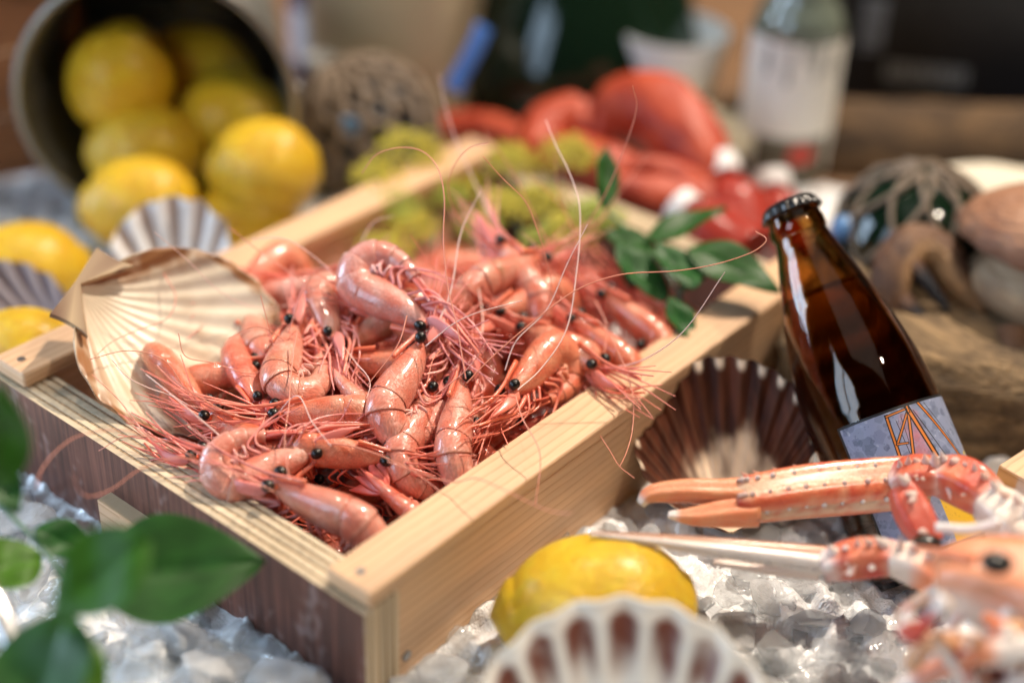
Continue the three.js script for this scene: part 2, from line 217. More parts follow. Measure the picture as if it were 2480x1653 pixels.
// ---------------------------------------------------------------- shrimps
const SALMON = [0.93, 0.405, 0.315], ORANGE = [0.87, 0.235, 0.125], PALE = [0.98, 0.68, 0.59], RED = [0.72, 0.13, 0.09], PINK = [0.86, 0.34, 0.30];
function shrimpPieces(seed, curlDeg) {
  const r = rng(seed * 977 + 13), out = [], add = (name, geo, mat, under) => out.push({ name, geo, mat, under });
  const Lc = 0.033, segs = [0.0075, 0.0085, 0.009, 0.0075, 0.0065, 0.0085], La = segs.reduce((a, b) => a + b), curl = curlDeg * Math.PI / 180, wgt = [0.20, 0.28, 0.26, 0.15, 0.07, 0.04];
  // middle line
  const K = 120, mid = []; let x = 0, y = 0, phi = 0;
  const bendAt = (s) => { let a = 0; for (let k = 0, q = 0; k < 6; k++) { const t = clamp((s - q) / segs[k]); a += wgt[k] * t; q += segs[k]; } return a; };
  for (let i = 0; i <= K; i++) { const s = (i / K) * (Lc + La); mid.push({ s, x, y, phi }); const ds = (Lc + La) / K; phi = curl * bendAt(Math.max(0, s + ds - Lc)); x -= Math.cos(phi) * ds; y -= Math.sin(phi) * ds; }
  const at = (s) => { const f = clamp(s / (Lc + La)) * K, i = Math.min(K - 1, f | 0), t = f - i, a = mid[i], b = mid[i + 1]; return { x: mix(a.x, b.x, t), y: mix(a.y, b.y, t), phi: mix(a.phi, b.phi, t) }; };
  const HH = [[-0.002, 0.0012], [0, 0.0030], [0.005, 0.0051], [0.012, 0.0073], [0.021, 0.0089], [0.030, 0.0096], [0.040, 0.0096], [0.050, 0.0085], [0.058, 0.0071], [0.066, 0.0056], [0.074, 0.0044], [0.081, 0.0033]];
  const hh = (s) => { for (let i = 1; i < HH.length; i++) if (s <= HH[i][0]) { const [a, p] = HH[i - 1], [b, q] = HH[i]; return mix(p, q, clamp((s - a) / (b - a))); } return 0.0040; };
  const N = 20;
  const ring = (s, k = 1, lower = 0.95) => { const c = at(Math.max(0, s)), f = s < 0 ? -s : 0, lift = 0.0022 * Math.pow(1 - clamp(s / 0.02), 2), h = hh(s) * k, w = h * (s < Lc ? 0.80 : 0.84), ring = []; const dx = -Math.sin(c.phi), dy = Math.cos(c.phi); for (let j = 0; j < N; j++) { const q = j / N * Math.PI * 2, cy = Math.cos(q), sz = Math.sin(q), ly = (cy < 0 ? cy * lower : cy) * h + lift; ring.push(V(c.x + f + dx * ly, c.y + dy * ly, sz * w * (cy < 0 ? 1 - 0.12 * cy * cy : 1))); } return ring; };
  const blot = (p, f, sd) => fbm(p.x * f + seed, p.y * f, p.z * f + sd, 3);
  // carapace
  { const rings = []; for (let i = 0; i <= 20; i++) { const s = mix(-0.002, Lc, Math.pow(i / 20, 0.9)); rings.push(ring(s, 1 + 0.012 * Math.sin(i * 0.5) * (i > 4 ? 1 : 0))); } rings.push(ring(Lc + 0.0002, 0.95), ring(Lc - 0.001, 0.9));
    add('carapace', skin(rings, { uvs: [1.1, 1.5], color: (t, a, p) => { const dors = Math.abs(a - 0.5) * 2, b = blot(p, 130, 1); let c = mix3(SALMON, PALE, clamp(0.46 + 2.4 * b)); c = mix3(c, ORANGE, clamp(0.10 + sstep(0.70, 1.0, dors) * 0.45 + sstep(0.35, 0.0, t) * 0.35 + 1.5 * blot(p, 70, 7) - 0.05)); const olive = sstep(0.12, 0.30, blot(p, 55, 3)) * sstep(0.25, 0.5, t) * (seed % 2 === 0 ? 0.75 : 0.3); return mix3(c, [0.52, 0.36, 0.20], olive); } }), 'shell');
    const pr = [[-0.014, 0.0098], [-0.006, 0.0084], [0, 0.0072], [0.012, 0.0072], [0.026, 0.0088 + 0.002 * r()], [0.036 + 0.006 * r(), 0.0120 + 0.003 * r()]];
    const cur = new THREE.CatmullRomCurve3(pr.map(([a, b]) => V(a, b, 0))), teeth = [];
    const blade = sweep(cur.getPoints(18), (t) => mix(0.0012, 0.0002, t), (t) => mix(0.0014, 0.0003, Math.pow(t, 1.3)), { n: 6, straight: true, color: (t) => mix3(ORANGE, PINK, t) });
    for (let k = 0; k < 11; k++) { const p = cur.getPoint(0.12 + k * 0.066), cone = new THREE.ConeGeometry(0.00035, 0.0017, 5).rotateZ(-0.95).translate(p.x, p.y + 0.0011 * (1 - k * 0.06), 0); teeth.push(paint(cone, RED)); }
    for (let k = 0; k < 6; k++) { const p = cur.getPoint(0.48 + k * 0.075), cone = new THREE.ConeGeometry(0.0003, 0.0015, 5).rotateZ(-2.1).translate(p.x, p.y - 0.0009, 0); teeth.push(paint(cone, RED)); }
    add('rostrum', join([blade, ...teeth]), 'limb', 'carapace'); }
  // abdomen
  let q = Lc; segs.forEach((l, k) => { const rings = []; for (const [t, f] of [[-0.16, 0.89], [0, 0.935], [0.18, 0.98], [0.45, 1.005], [0.75, 1.03], [0.97, 1.045], [1.03, 1.0], [0.96, 0.92]]) rings.push(ring(q + t * l, f, 0.9)); const q0 = q; q += l;
    add('abdomen_segment', skin(rings, { uvs: [0.35, 1.4], color: (t, a, p) => { const b = blot(p, 150, k); let c = mix3(SALMON, PALE, clamp(0.42 + 2.0 * b)); c = mix3(c, ORANGE, clamp(0.06 + 1.5 * blot(p, 80, 11))); c = mix3(c, PALE, sstep(0.55, 0.80, t) * sstep(0.98, 0.85, t) * 0.75); return mix3(c, RED, sstep(0.90, 0.97, t) * 0.35); } }), 'shell'); void q0; });
  // tail fan
  const e = at(Lc + La - 0.001), back = V(-Math.cos(e.phi), -Math.sin(e.phi), 0), dor = V(-Math.sin(e.phi), Math.cos(e.phi), 0), root = V(e.x, e.y, 0);
  const fanPt = (d, ang, lift) => root.clone().addScaledVector(back, Math.cos(ang) * d).addScaledVector(V(0, 0, 1), Math.sin(ang) * d).addScaledVector(dor, lift);
  const spread = 0.10 + 0.26 * r();
  add('telson', sweep([fanPt(-0.001, 0, 0.001), fanPt(0.008, 0, 0.0012), fanPt(0.017, 0, 0.0006)], leafW(0.0023, 0.5), 0.0010, { up: dor, n: 8, color: (t) => mix3(SALMON, RED, t * 0.6) }), 'limb');
  for (const s of [-1, 1]) for (const k of [0, 1]) { const a = s * (spread * (k ? 1.5 : 0.55) + 0.06), l = k ? 0.019 : 0.018; add('uropod', sweep([fanPt(0, a * 0.6, -0.0004 - k * 0.0008), fanPt(l * 0.5, a, -0.0004 - k * 0.0008), fanPt(l, a * 1.15, -0.0010 - k * 0.001)], leafW(0.0034, 0.68), 0.00055, { up: dor, n: 8, color: (t) => mix3(PINK, t > 0.9 ? PALE : RED, 0.25 + 0.6 * t) }), 'limb'); }
  // eyes
  for (const s of [-1, 1]) { const el = 0.0028; add('eye_stalk', sweep([[-0.003, 0.0028, s * 0.002], [0.0005, 0.0050, s * 0.0046]], 0.0013, 0.0013, { n: 7, color: () => ORANGE }), 'limb'); add('eye', new THREE.SphereGeometry(el, 16, 12).scale(1.05, 0.92, 1).translate(0.0000, 0.0052, s * 0.0050), 'eye'); }
  // feelers and mouth parts
  const j = (a) => (r() - 0.5) * a;
  for (const s of [-1, 1]) {
    add('antenna_scale', sweep([[0.0005, 0.0008, s * 0.0045], [0.012, 0.0018 + j(0.003), s * 0.0066], [0.024, 0.0036 + j(0.006), s * (0.0058 + j(0.004))]], leafW(0.0030, 0.55), 0.0006, { up: V(0, 0.5, s), n: 8, color: (t) => mix3(PINK, RED, 0.2 + 0.4 * t) }), 'limb');
    add('mouth_limb', sweep([[-0.004, -0.0045, s * 0.002], [0.008, -0.0052 + j(0.002), s * 0.0035], [0.019, -0.002 + j(0.008), s * (0.003 + j(0.004))], [0.029 + j(0.006), 0.001 + j(0.014), s * 0.003 + j(0.006)]], taper(0.0012, 0.0005), taper(0.0013, 0.0005), { n: 6, color: (t) => mix3(PINK, ORANGE, t) }), 'limb');
    for (let k = 0; k < 4; k++) { const len = 0.024 + 0.024 * r(), dy = j(0.030), dz = s * 0.002 + j(0.024); add('antennule', sweep([[0.001, 0.0028 - k * 0.001, s * 0.0022], [len * 0.5, 0.0038 + dy * 0.42, s * 0.002 + dz * 0.45], [len, 0.005 + dy, dz]], taper(0.0007, 0.0002), taper(0.0007, 0.0002), { n: 5, color: (t) => mix3(mix3(PINK, RED, 0.4), PINK, t) }), 'limb'); }
  }
  // walking legs, folded forwards under the head
  for (let k = 0; k < 5; k++) for (const s of [-1, 1]) {
    const bx = -0.005 - k * 0.0042, h0 = hh(-bx), c = (t) => mix3(mix3(PINK, SALMON, 0.3 + 0.3 * Math.sin(k * 3 + s)), RED, 0.15 + 0.2 * Math.sin(t * 9 + k)), path = k < 3
      ? [[bx, -h0 * 0.80, s * 0.003], [bx + 0.009, -h0 * 0.85 - 0.003 - 0.003 * r(), s * (0.0045 + j(0.002))], [0.012 + 0.006 * r(), -0.006 + j(0.006), s * (0.003 + j(0.004))], [0.026 + 0.014 * r(), -0.002 + j(0.018), s * 0.003 + j(0.012)]]
      : [[bx, -h0 * 0.82, s * 0.003], [bx - 0.004, -h0 * 0.92 - 0.005, s * 0.0045], [bx + 0.004 + j(0.006), -h0 * 0.85 - 0.010 - 0.004 * r(), s * 0.003], [bx + 0.018 + j(0.01), -h0 * 0.8 - 0.008 - 0.008 * r(), s * 0.002 + j(0.008)]];
    add('walking_leg', sweep(path, taper(0.0007, 0.00025), taper(0.0008, 0.00025), { n: 6, color: c }), 'limb');
  }
  // swimmerets
  for (let k = 0; k < 5; k++) for (const s of [-1, 1]) { const sm = Lc + segs.slice(0, k).reduce((a, b) => a + b, 0) + segs[k] * 0.5, c = at(sm), bk = V(-Math.cos(c.phi), -Math.sin(c.phi), 0), dn = V(Math.sin(c.phi), -Math.cos(c.phi), 0), o = V(c.x, c.y, s * 0.0035).addScaledVector(dn, hh(sm) * 0.75), sw = 0.2 + 0.8 * r() * (k % 2 ? 1 : -0.4); add('swimmeret', sweep([o, o.clone().addScaledVector(dn, 0.0045).addScaledVector(bk, 0.002 * sw), o.clone().addScaledVector(dn, curlDeg > 140 ? 0.0060 : 0.0098).addScaledVector(bk, 0.007 * sw)], leafW(0.0019, 0.6), 0.0007, { up: bk, n: 6, color: (t) => mix3(PALE, PINK, t) }), 'limb'); }
  return out;
}
const curls = [-8, 10, 30, 40, 50, 60, 70, 90, 110, 125, 150, 168, 178, 192, 205], proto = {};
function shrimp(pos, quat, curl, tint, size, label, i, group) {
  const key = curls.reduce((a, b) => (Math.abs(b - curl) < Math.abs(a - curl) ? b : a)), variant = key + ':' + (i % 2);
  const pieces = (proto[variant] ??= shrimpPieces(curls.indexOf(key) * 2 + (i % 2) + 1, key));
  const t = thing('shrimp', label, 'shrimp', pos, quat, group); t.scale.setScalar(size); if ((i * 7) % 5 < 2) tint += 5;
  const made = {};
  for (const p of pieces) { const m = mesh(p.name, p.geo, p.mat === 'shell' ? shellMats[tint] : p.mat === 'eye' ? eyeMat : limbMats[tint], p.under ? made[p.under] : t); made[p.name] ??= m; }
  t.updateMatrixWorld(true);
  return t;
}
const heroes = [[[-0.0645,0.0781,0.0536],[-0.4272,0.4985,0.4429,0.6106],200,1,1.02,"pale pink shrimp curled in a tight U, tail tucked up beside its head"],[[-0.0444,0.0774,0.0586],[0.5969,-0.4563,0.3155,0.5796],205,1,0.95,"pink shrimp arched head down just behind the U-shaped one"],[[0.0011,0.0832,0.074],[-0.2961,0.4292,0.3393,0.783],195,0,1.08,"large pink shrimp with upright rostrum and red tail fan folded to its belly"],[[0.0072,0.0657,0.0903],[-0.2705,0.4835,0.2906,0.7801],150,0,1.0,"pink shrimp wedged behind the large one with its tail fan raised"],[[0.0213,0.07,0.0857],[-0.1056,0.6284,0.2525,0.7281],140,0,1.08,"shrimp seen from its back, head up, beside the front rail of the crate"],[[0.0457,0.069,0.0906],[-0.2287,0.8195,-0.2443,-0.4652],200,2,1.05,"orange shrimp with toothed rostrum facing left beside the crate rail"],[[-0.0614,0.0566,0.1553],[0.0561,0.9823,0.0045,0.1789],150,0,1.12,"big pink shrimp lying lowest in the heap at the near corner"],[[-0.0672,0.0642,0.1113],[-0.0334,0.9962,-0.0655,-0.0471],90,2,1.0,"orange-pink shrimp lying level with feelers pointing left, above the plywood edge"],[[-0.0987,0.0602,0.1087],[0.0577,0.9607,0.0035,0.2715],100,2,0.98,"orange shrimp showing both black eyes near the cream shell"],[[-0.0481,0.0624,0.1303],[0.8707,0.2224,-0.2192,0.38],200,0,1.0,"olive-tinged shrimp lying on its back, tail folded over"],[[-0.0125,0.0559,0.1299],[0.0847,-0.0302,-0.0522,0.9946],120,2,1.0,"shrimp facing right at the near end of the heap"],[[-0.0181,0.036,0.1169],[-0.3724,-0.3571,0.8553,-0.0483],175,3,1.0,"shrimp with bright red tail fan sticking up near the crate corner"],[[-0.1012,0.0544,0.1336],[0.0478,0.9757,-0.0695,0.2023],160,3,0.95,"reddish shrimp resting its head on the plywood edge"],[[0.0019,0.0905,0.0593],[0.8782,-0.1663,0.177,0.412],215,4,1.12,"pale lilac shrimp curled into a ring at the back of the heap"],[[-0.1051,0.0619,0.0017],[-0.2276,0.827,-0.1813,-0.4811],175,2,1.05,"orange shrimp with humped back beside the cream shell"],[[-0.0941,0.0633,0.0175],[-0.3947,0.6482,0.4567,0.4641],90,1,0.95,"shrimp standing head up behind the cream shell"],[[-0.0576,0.0735,-0.0021],[-0.0854,0.1121,0.1329,0.9811],140,4,1.0,"pale shrimp with a smooth rounded tail end behind the heap"],[[-0.0618,0.0697,-0.0049],[-0.0855,0.992,-0.0847,-0.0387],90,3,0.95,"shrimp lying level at the far side of the heap"],[[-0.0235,0.0825,0.0438],[0.1022,0.9742,-0.046,0.1956],90,2,1.0,"long orange shrimp stretched behind the large upright one"],[[-0.0375,0.0703,0.057],[-0.2738,0.9245,-0.1406,-0.2249],150,2,0.95,"orange shrimp with arched tail in the middle of the heap"],[[-0.0374,0.0688,0.0676],[0.0094,0.9985,-0.0519,0.0159],70,2,0.95,"straight shrimp lying level in the middle of the heap"],[[-0.0382,0.0534,0.0635],[-0.464,-0.277,0.8305,-0.1349],175,1,0.95,"shrimp showing its ringed tail between two curled ones"],[[0.0354,0.0887,-0.0205],[0.2398,0.8574,-0.1807,0.4179],110,0,1.0,"shrimp with bristling feelers at the top of the heap"],[[0.056,0.0826,-0.0179],[0.0066,0.3962,-0.0531,0.9166],60,1,1.1,"long shrimp pointing right along the back of the heap"],[[0.092,0.068,-0.0085],[0.1646,0.9444,0.0332,0.2827],125,2,1.0,"shrimp with two dark eyes near the far right end of the crate"],[[0.0754,0.0684,0.0195],[0.1643,0.9428,-0.0093,0.2898],135,2,0.95,"shrimp pointing up left beside the right rail"],[[0.0471,0.0694,0.0309],[0.1571,0.9856,-0.0084,0.0622],110,2,1.0,"shrimp lying in the heap right of the upright one"],[[0.0873,0.0666,0.0615],[-0.0363,-0.3905,-0.0026,0.9199],140,2,1.0,"hump-backed shrimp shining against the right rail"],[[0.1146,0.0494,0.0188],[-0.0845,-0.8228,-0.1839,0.531],110,3,0.95,"reddish shrimp at the right end of the heap"],[[0.0351,0.0733,0.0273],[-0.0828,0.9145,-0.1256,-0.3755],110,2,1.0,"shrimp under the long one at the back of the heap"],[[-0.1049,0.0562,0.0956],[0.2465,-0.3971,-0.0398,0.8832],90,2,0.95,"orange shrimp with rounded tail lying in the cream shell"],[[-0.083,0.0631,0.0696],[-0.0522,0.0973,0.0835,0.9904],140,2,0.95,"orange shrimp lying across the lip of the cream shell"],[[-0.0758,0.0633,0.0998],[0.4532,-0.4576,0.2264,0.7307],40,3,0.9,"reddish shrimp standing between the shell and the U-shaped one"],[[0.1107,0.0578,-0.0377],[0.1521,0.9655,-0.0053,0.2112],140,2,0.9,"shrimp tucked under the green leaves"],[[0.0228,0.0453,0.0873],[0.1831,0.8683,0.0004,0.4609],150,3,0.9,"shrimp pushed against the inner face of the right rail"],[[-0.0521,0.0577,0.09],[0.1066,0.9575,-0.0085,0.2679],110,3,0.95,"shrimp mostly hidden under the level one in front"],[[0.0464,0.045,0.0814],[-0.0243,0.3516,-0.0016,0.9358],110,3,0.95,"dark red shrimp under the toothed orange one"]].map(([p, q, c, t, s, l], i) => shrimp(p, q, c, t, s, l, i, 'pink shrimps heaped in the crate'));
[[[-0.0297,0.0408,0.0659],[0.0953,0.9284,-0.2757,0.2304],60.0,2,0.8716],[[0.1322,0.0252,-0.0571],[-0.3852,-0.0413,-0.0971,0.9168],130.0,3,0.8502],[[0.0169,0.0342,-0.0265],[-0.2222,-0.7152,-0.1295,0.6499],130.0,0,0.9972],[[0.029,0.023,-0.0815],[-0.5272,0.1784,0.2172,0.8019],90.0,2,0.9694],[[0.0656,0.0243,0.0545],[0.341,0.3449,-0.005,0.8745],90.0,0,0.9651],[[-0.0481,0.0314,0.1387],[0.5554,-0.168,0.2157,0.7853],130.0,2,0.9384],[[0.026,0.0488,-0.0239],[-0.0136,-0.0978,0.0098,0.9951],90.0,3,0.9449],[[-0.0271,0.0472,0.0595],[-0.032,0.8089,-0.5838,-0.0623],90.0,2,0.8977],[[-0.0164,0.0291,-0.0383],[0.0003,0.9797,0.0625,0.1906],90.0,3,0.9408],[[0.0678,0.0328,-0.0379],[-0.3791,0.6811,-0.4652,-0.4194],90.0,2,0.8591],[[0.0017,0.038,0.071],[-0.1675,0.6233,0.1827,0.7417],90.0,2,0.9465],[[-0.0683,0.034,0.0834],[0.6004,0.0699,0.0314,0.796],130.0,2,0.9624],[[-0.1132,0.0206,0.0575],[0.5467,-0.4874,0.296,0.6131],90.0,3,0.9609],[[0.0299,0.0336,-0.0652],[0.414,0.097,-0.0778,0.9017],130.0,0,0.9698],[[0.0434,0.0319,-0.0991],[-0.2916,-0.0328,0.0029,0.956],130.0,2,0.9908],[[-0.0053,0.0384,0.0865],[0.0962,0.9615,0.1153,0.23],130.0,3,0.8958],[[0.0685,0.0412,-0.0373],[-0.4081,-0.3365,-0.2576,0.8086],160.0,2,0.8622],[[0.0608,0.0355,-0.0561],[-0.1941,0.7444,-0.6372,-0.0463],130.0,3,0.9571],[[-0.0046,0.0469,0.0557],[-0.1208,-0.6133,-0.257,0.7371],130.0,3,0.9316],[[-0.0029,0.056,0.0163],[0.0919,0.915,-0.0272,-0.3918],90.0,2,0.9647],[[0.0141,0.0338,0.0733],[0.0796,-0.6923,0.2088,0.6862],60.0,2,0.9811],[[0.0188,0.0479,-0.019],[-0.1331,0.9399,-0.309,-0.0582],160.0,2,0.9011],[[0.0016,0.0349,0.0656],[0.051,0.3222,0.0905,0.9409],90.0,3,0.8686],[[-0.0313,0.0341,-0.0451],[0.4147,0.6222,-0.2958,0.5945],160.0,0,0.8564],[[-0.041,0.0315,-0.0519],[0.2628,0.8425,-0.3245,0.3403],90.0,0,0.9081],[[-0.071,0.0215,-0.0437],[-0.5934,0.3359,0.127,0.7204],130.0,2,0.9873],[[-0.0465,0.0327,-0.0036],[0.2849,-0.7444,0.2938,0.5276],130.0,2,0.8869],[[0.0505,0.038,0.0203],[-0.5888,-0.1998,-0.2023,0.7566],160.0,3,0.8506],[[-0.0692,0.0312,-0.0025],[0.0999,0.8732,-0.4755,0.038],60.0,3,0.8508],[[-0.0089,0.0271,-0.0841],[0.3831,0.6942,-0.2958,0.5328],90.0,3,0.8813],[[0.0236,0.0377,-0.0002],[-0.222,0.287,0.0848,0.928],160.0,2,0.9549],[[-0.0193,0.0296,0.1012],[0.1433,0.9169,-0.3119,0.2037],160.0,3,0.9148],[[0.0186,0.037,-0.054],[0.1979,-0.2408,0.0178,0.95],130.0,0,0.9903],[[0.0551,0.0323,0.0123],[-0.6015,0.058,-0.085,0.7922],130.0,2,0.9459],[[0.0327,0.0449,-0.0364],[-0.0793,0.9086,0.0447,-0.4077],90.0,3,0.9825],[[-0.052,0.0338,0.0524],[0.0628,-0.7524,0.1424,0.64],130.0,0,0.9439],[[-0.0082,0.0548,0.0248],[0.0403,-0.3605,-0.0759,0.9288],60.0,2,0.8819],[[-0.0462,0.0453,0.0554],[-0.1194,0.8595,-0.3474,-0.3554],160.0,0,0.9865],[[0.0052,0.0299,0.0793],[-0.0838,0.8143,0.572,0.0521],90.0,2,0.9275],[[-0.0257,0.0396,0.0885],[0.1909,0.8911,-0.266,0.3142],130.0,2,0.9056],[[-0.0045,0.0192,-0.1059],[0.1858,-0.7431,0.3141,0.5609],90.0,2,0.9163],[[-0.0053,0.0552,0.0447],[-0.0778,0.869,-0.4505,-0.1894],160.0,3,0.8576],[[-0.0276,0.0388,0.03],[-0.1434,0.7306,0.3998,0.5346],60.0,2,0.8908],[[-0.0925,0.0373,0.0601],[0.4422,0.3712,-0.0707,0.8134],130.0,2,0.9909],[[-0.0908,0.0254,0.0473],[-0.0655,0.9626,0.2445,0.0966],160.0,2,0.9047],[[-0.0405,0.0276,0.132],[-0.1372,0.7639,-0.4684,-0.4221],90.0,2,0.9669],[[0.0146,0.0406,0.0112],[0.3109,0.6918,-0.5573,0.3379],60.0,2,0.9711],[[0.0068,0.0303,-0.0531],[0.0028,0.8986,-0.3634,0.2459],90.0,0,0.8914],[[-0.096,0.0295,0.0682],[0.0018,0.157,0.0079,0.9876],160.0,2,0.993],[[-0.052,0.0231,-0.0307],[-0.0545,0.9614,-0.1743,0.206],90.0,0,0.9249],[[0.0113,0.0234,-0.0905],[0.0583,0.9266,0.1894,-0.3197],130.0,3,0.8877],[[0.0384,0.0378,-0.0653],[0.0872,0.9593,0.1676,0.21],130.0,2,0.9265],[[-0.0517,0.0279,0.117],[0.1137,0.84,0.0322,0.5296],60.0,3,0.9312],[[0.049,0.0367,0.0313],[0.0785,-0.5877,-0.0567,0.8032],160.0,3,0.988],[[-0.0153,0.0266,-0.0923],[-0.0998,0.7357,0.6384,0.2032],160.0,3,0.8966],[[-0.0133,0.0255,-0.079],[-0.425,-0.0386,-0.1506,0.8917],160.0,2,0.8856],[[-0.0635,0.036,-0.0058],[-0.1896,0.4797,0.2516,0.8189],60.0,0,0.9076],[[-0.0475,0.0341,0.0607],[-0.0578,-0.3966,-0.1194,0.9084],160.0,0,0.9578],[[-0.0422,0.0449,0.0988],[-0.1503,0.8618,0.3434,0.3417],160.0,2,0.8665],[[0.0002,0.0554,0.0108],[-0.3322,-0.6876,-0.1733,0.622],130.0,2,0.8659],[[0.0416,0.0449,-0.0285],[-0.4241,0.3711,0.2991,0.7701],90.0,3,0.9625],[[0.0681,0.0249,-0.0676],[-0.4537,-0.2119,-0.1183,0.8575],90.0,2,0.9613]].forEach(([p, q, c, t, s], i) => shrimp(p, q, c, t, s, 'pink shrimp half buried under the others in the crate', i, 'shrimps buried in the heap'));
[[23,[[0.0971,0.1975,0.0077],[0.1006,0.1817,-0.0012],[0.0949,0.1537,-0.0024],[0.0875,0.1288,-0.0055],[0.0774,0.1061,-0.01],[0.0639,0.0869,-0.0167]]],[5,[[0.0778,0.1423,0.0488],[0.069,0.1261,0.059],[0.0599,0.1068,0.0713],[0.0455,0.093,0.0802],[0.041,0.0814,0.0875]]],[4,[[-0.0349,0.1479,0.0156],[-0.0279,0.1577,0.0145],[-0.0158,0.1632,0.0163],[-0.0045,0.1641,0.021],[0.0033,0.1602,0.0288],[0.0077,0.1509,0.04],[0.0088,0.1325,0.0569],[0.0123,0.1161,0.0726],[0.0173,0.1042,0.0855],[0.0227,0.0856,0.1026]]],[22,[[0.0283,0.1715,0.0242],[0.0187,0.1643,0.0152],[0.0113,0.1522,0.0094],[0.0079,0.1384,0.0046],[0.0094,0.1252,-0.0005],[0.016,0.1104,-0.0046],[0.0268,0.098,-0.0103],[0.0343,0.0898,-0.0186]]],[26,[[0.0259,0.1704,0.0368],[0.035,0.1591,0.0355],[0.0471,0.1465,0.0351],[0.054,0.1311,0.0364],[0.0596,0.114,0.0388],[0.0623,0.0993,0.0397],[0.0574,0.0826,0.0419],[0.048,0.0743,0.0387]]],[5,[[0.0562,0.1656,-0.0195],[0.061,0.1593,-0.0066],[0.0687,0.1502,0.0081],[0.0738,0.1422,0.0221],[0.075,0.1333,0.0367],[0.0739,0.1198,0.0542],[0.0696,0.0985,0.0766],[0.0577,0.0862,0.0933],[0.0476,0.0822,0.1048]]],[4,[[0.1599,0.1401,0.0442],[0.165,0.1381,0.0481],[0.1604,0.1349,0.0528],[0.1433,0.1299,0.0586],[0.1223,0.127,0.0631],[0.0938,0.1253,0.0668],[0.0734,0.1195,0.0731],[0.0561,0.1092,0.0823],[0.0346,0.0935,0.095],[0.0232,0.0839,0.1037]]],[24,[[0.1037,0.0551,0.1339],[0.0973,0.0534,0.1231],[0.0936,0.0528,0.1116],[0.0878,0.0554,0.0982],[0.0873,0.0571,0.0852],[0.0867,0.0627,0.0698],[0.0904,0.07,0.0533],[0.0919,0.0776,0.0366],[0.0863,0.0832,0.0211]]],[25,[[0.0966,0.0594,0.1311],[0.1003,0.0581,0.1182],[0.1037,0.0606,0.1027],[0.1039,0.0687,0.0838],[0.0977,0.0777,0.0641],[0.0873,0.0851,0.0456],[0.075,0.0789,0.0357]]],[15,[[-0.1374,0.1193,0.0338],[-0.1214,0.1035,0.0339],[-0.1095,0.0887,0.0335],[-0.0976,0.0781,0.0303],[-0.084,0.0718,0.0245],[-0.0693,0.0713,0.0149],[-0.0541,0.0737,0.0035]]],[14,[[-0.1574,0.078,0.0838],[-0.1536,0.0777,0.0721],[-0.1437,0.0777,0.0602],[-0.1311,0.0781,0.0481],[-0.1299,0.0825,0.0335],[-0.1386,0.0876,0.0184],[-0.1264,0.08,0.0114],[-0.1048,0.0659,0.0084]]],[8,[[-0.1556,0.0868,0.1018],[-0.1379,0.0896,0.0971],[-0.122,0.0853,0.0969],[-0.1103,0.0712,0.1029],[-0.0999,0.0605,0.1067]]],[0,[[-0.1164,0.0934,0.0858],[-0.1135,0.0821,0.0882],[-0.1018,0.0777,0.0863],[-0.0799,0.072,0.0852],[-0.0704,0.0803,0.0752],[-0.0629,0.086,0.0668]]],[8,[[-0.1451,0.0871,0.1017],[-0.1382,0.0793,0.1037],[-0.128,0.0736,0.1044],[-0.1187,0.0697,0.1039],[-0.0999,0.06,0.1071]]],[12,[[-0.1525,0.0853,0.1976],[-0.1547,0.0842,0.1865],[-0.152,0.0856,0.1737],[-0.1443,0.0864,0.1614],[-0.1244,0.0828,0.1518],[-0.0969,0.068,0.1494]]],[12,[[-0.1374,0.0903,0.1944],[-0.1376,0.0801,0.1911],[-0.1352,0.0725,0.1861],[-0.128,0.0701,0.1777],[-0.1187,0.0724,0.1664],[-0.1047,0.0726,0.1564],[-0.0972,0.0671,0.1499]]],[0,[[-0.0528,0.0666,0.1621],[-0.0578,0.0728,0.1404],[-0.0588,0.0784,0.1191],[-0.0608,0.0815,0.0993],[-0.0608,0.091,0.0755]]],[7,[[-0.0367,0.0715,0.1412],[-0.0468,0.0755,0.1288],[-0.0553,0.0807,0.1156],[-0.0666,0.0675,0.1141]]],[2,[[-0.0234,0.0816,0.1052],[-0.0103,0.0956,0.0903],[-0.0071,0.1045,0.0787]]],[10,[[0.0727,0.078,0.1904],[0.0625,0.0732,0.1828],[0.0412,0.0751,0.171],[0.0302,0.0727,0.1618],[0.0193,0.0654,0.1558],[-0.0106,0.0665,0.1444]]],[5,[[0.0575,0.0585,0.1614],[0.0587,0.0714,0.1393],[0.0502,0.0777,0.1215],[0.0467,0.0795,0.1065]]],[2,[[0.0478,0.1178,0.0821],[0.0254,0.1091,0.0817],[0.015,0.1018,0.0805],[0.0023,0.0898,0.0822]]],[6,[[-0.0937,0.0755,0.1624],[-0.0801,0.0736,0.1636],[-0.0588,0.0657,0.1686]]],[13,[[0.0438,0.0901,0.0405],[0.0263,0.084,0.0404],[0.013,0.0789,0.0397],[0.0013,0.0768,0.0371]]],[3,[[0.0324,0.1069,0.1009],[0.0246,0.0922,0.1014],[0.0084,0.0756,0.1031]]],[1,[[-0.0279,0.0681,0.1138],[-0.0235,0.0756,0.0952],[-0.0325,0.0777,0.08],[-0.0429,0.0804,0.0644]]]].forEach(([o, pts], i) => {
  const t = heroes[o], inv = t.matrixWorld.clone().invert(), P = pts.map((p) => V(...p).applyMatrix4(inv)); P.reverse();
  mesh('antenna', sweep(P, taper(0.00036, 0.00020), taper(0.00036, 0.00020), { n: 5, seg: P.length * 8 }), i % 4 === 1 ? hairPale : hairMat, t);
});
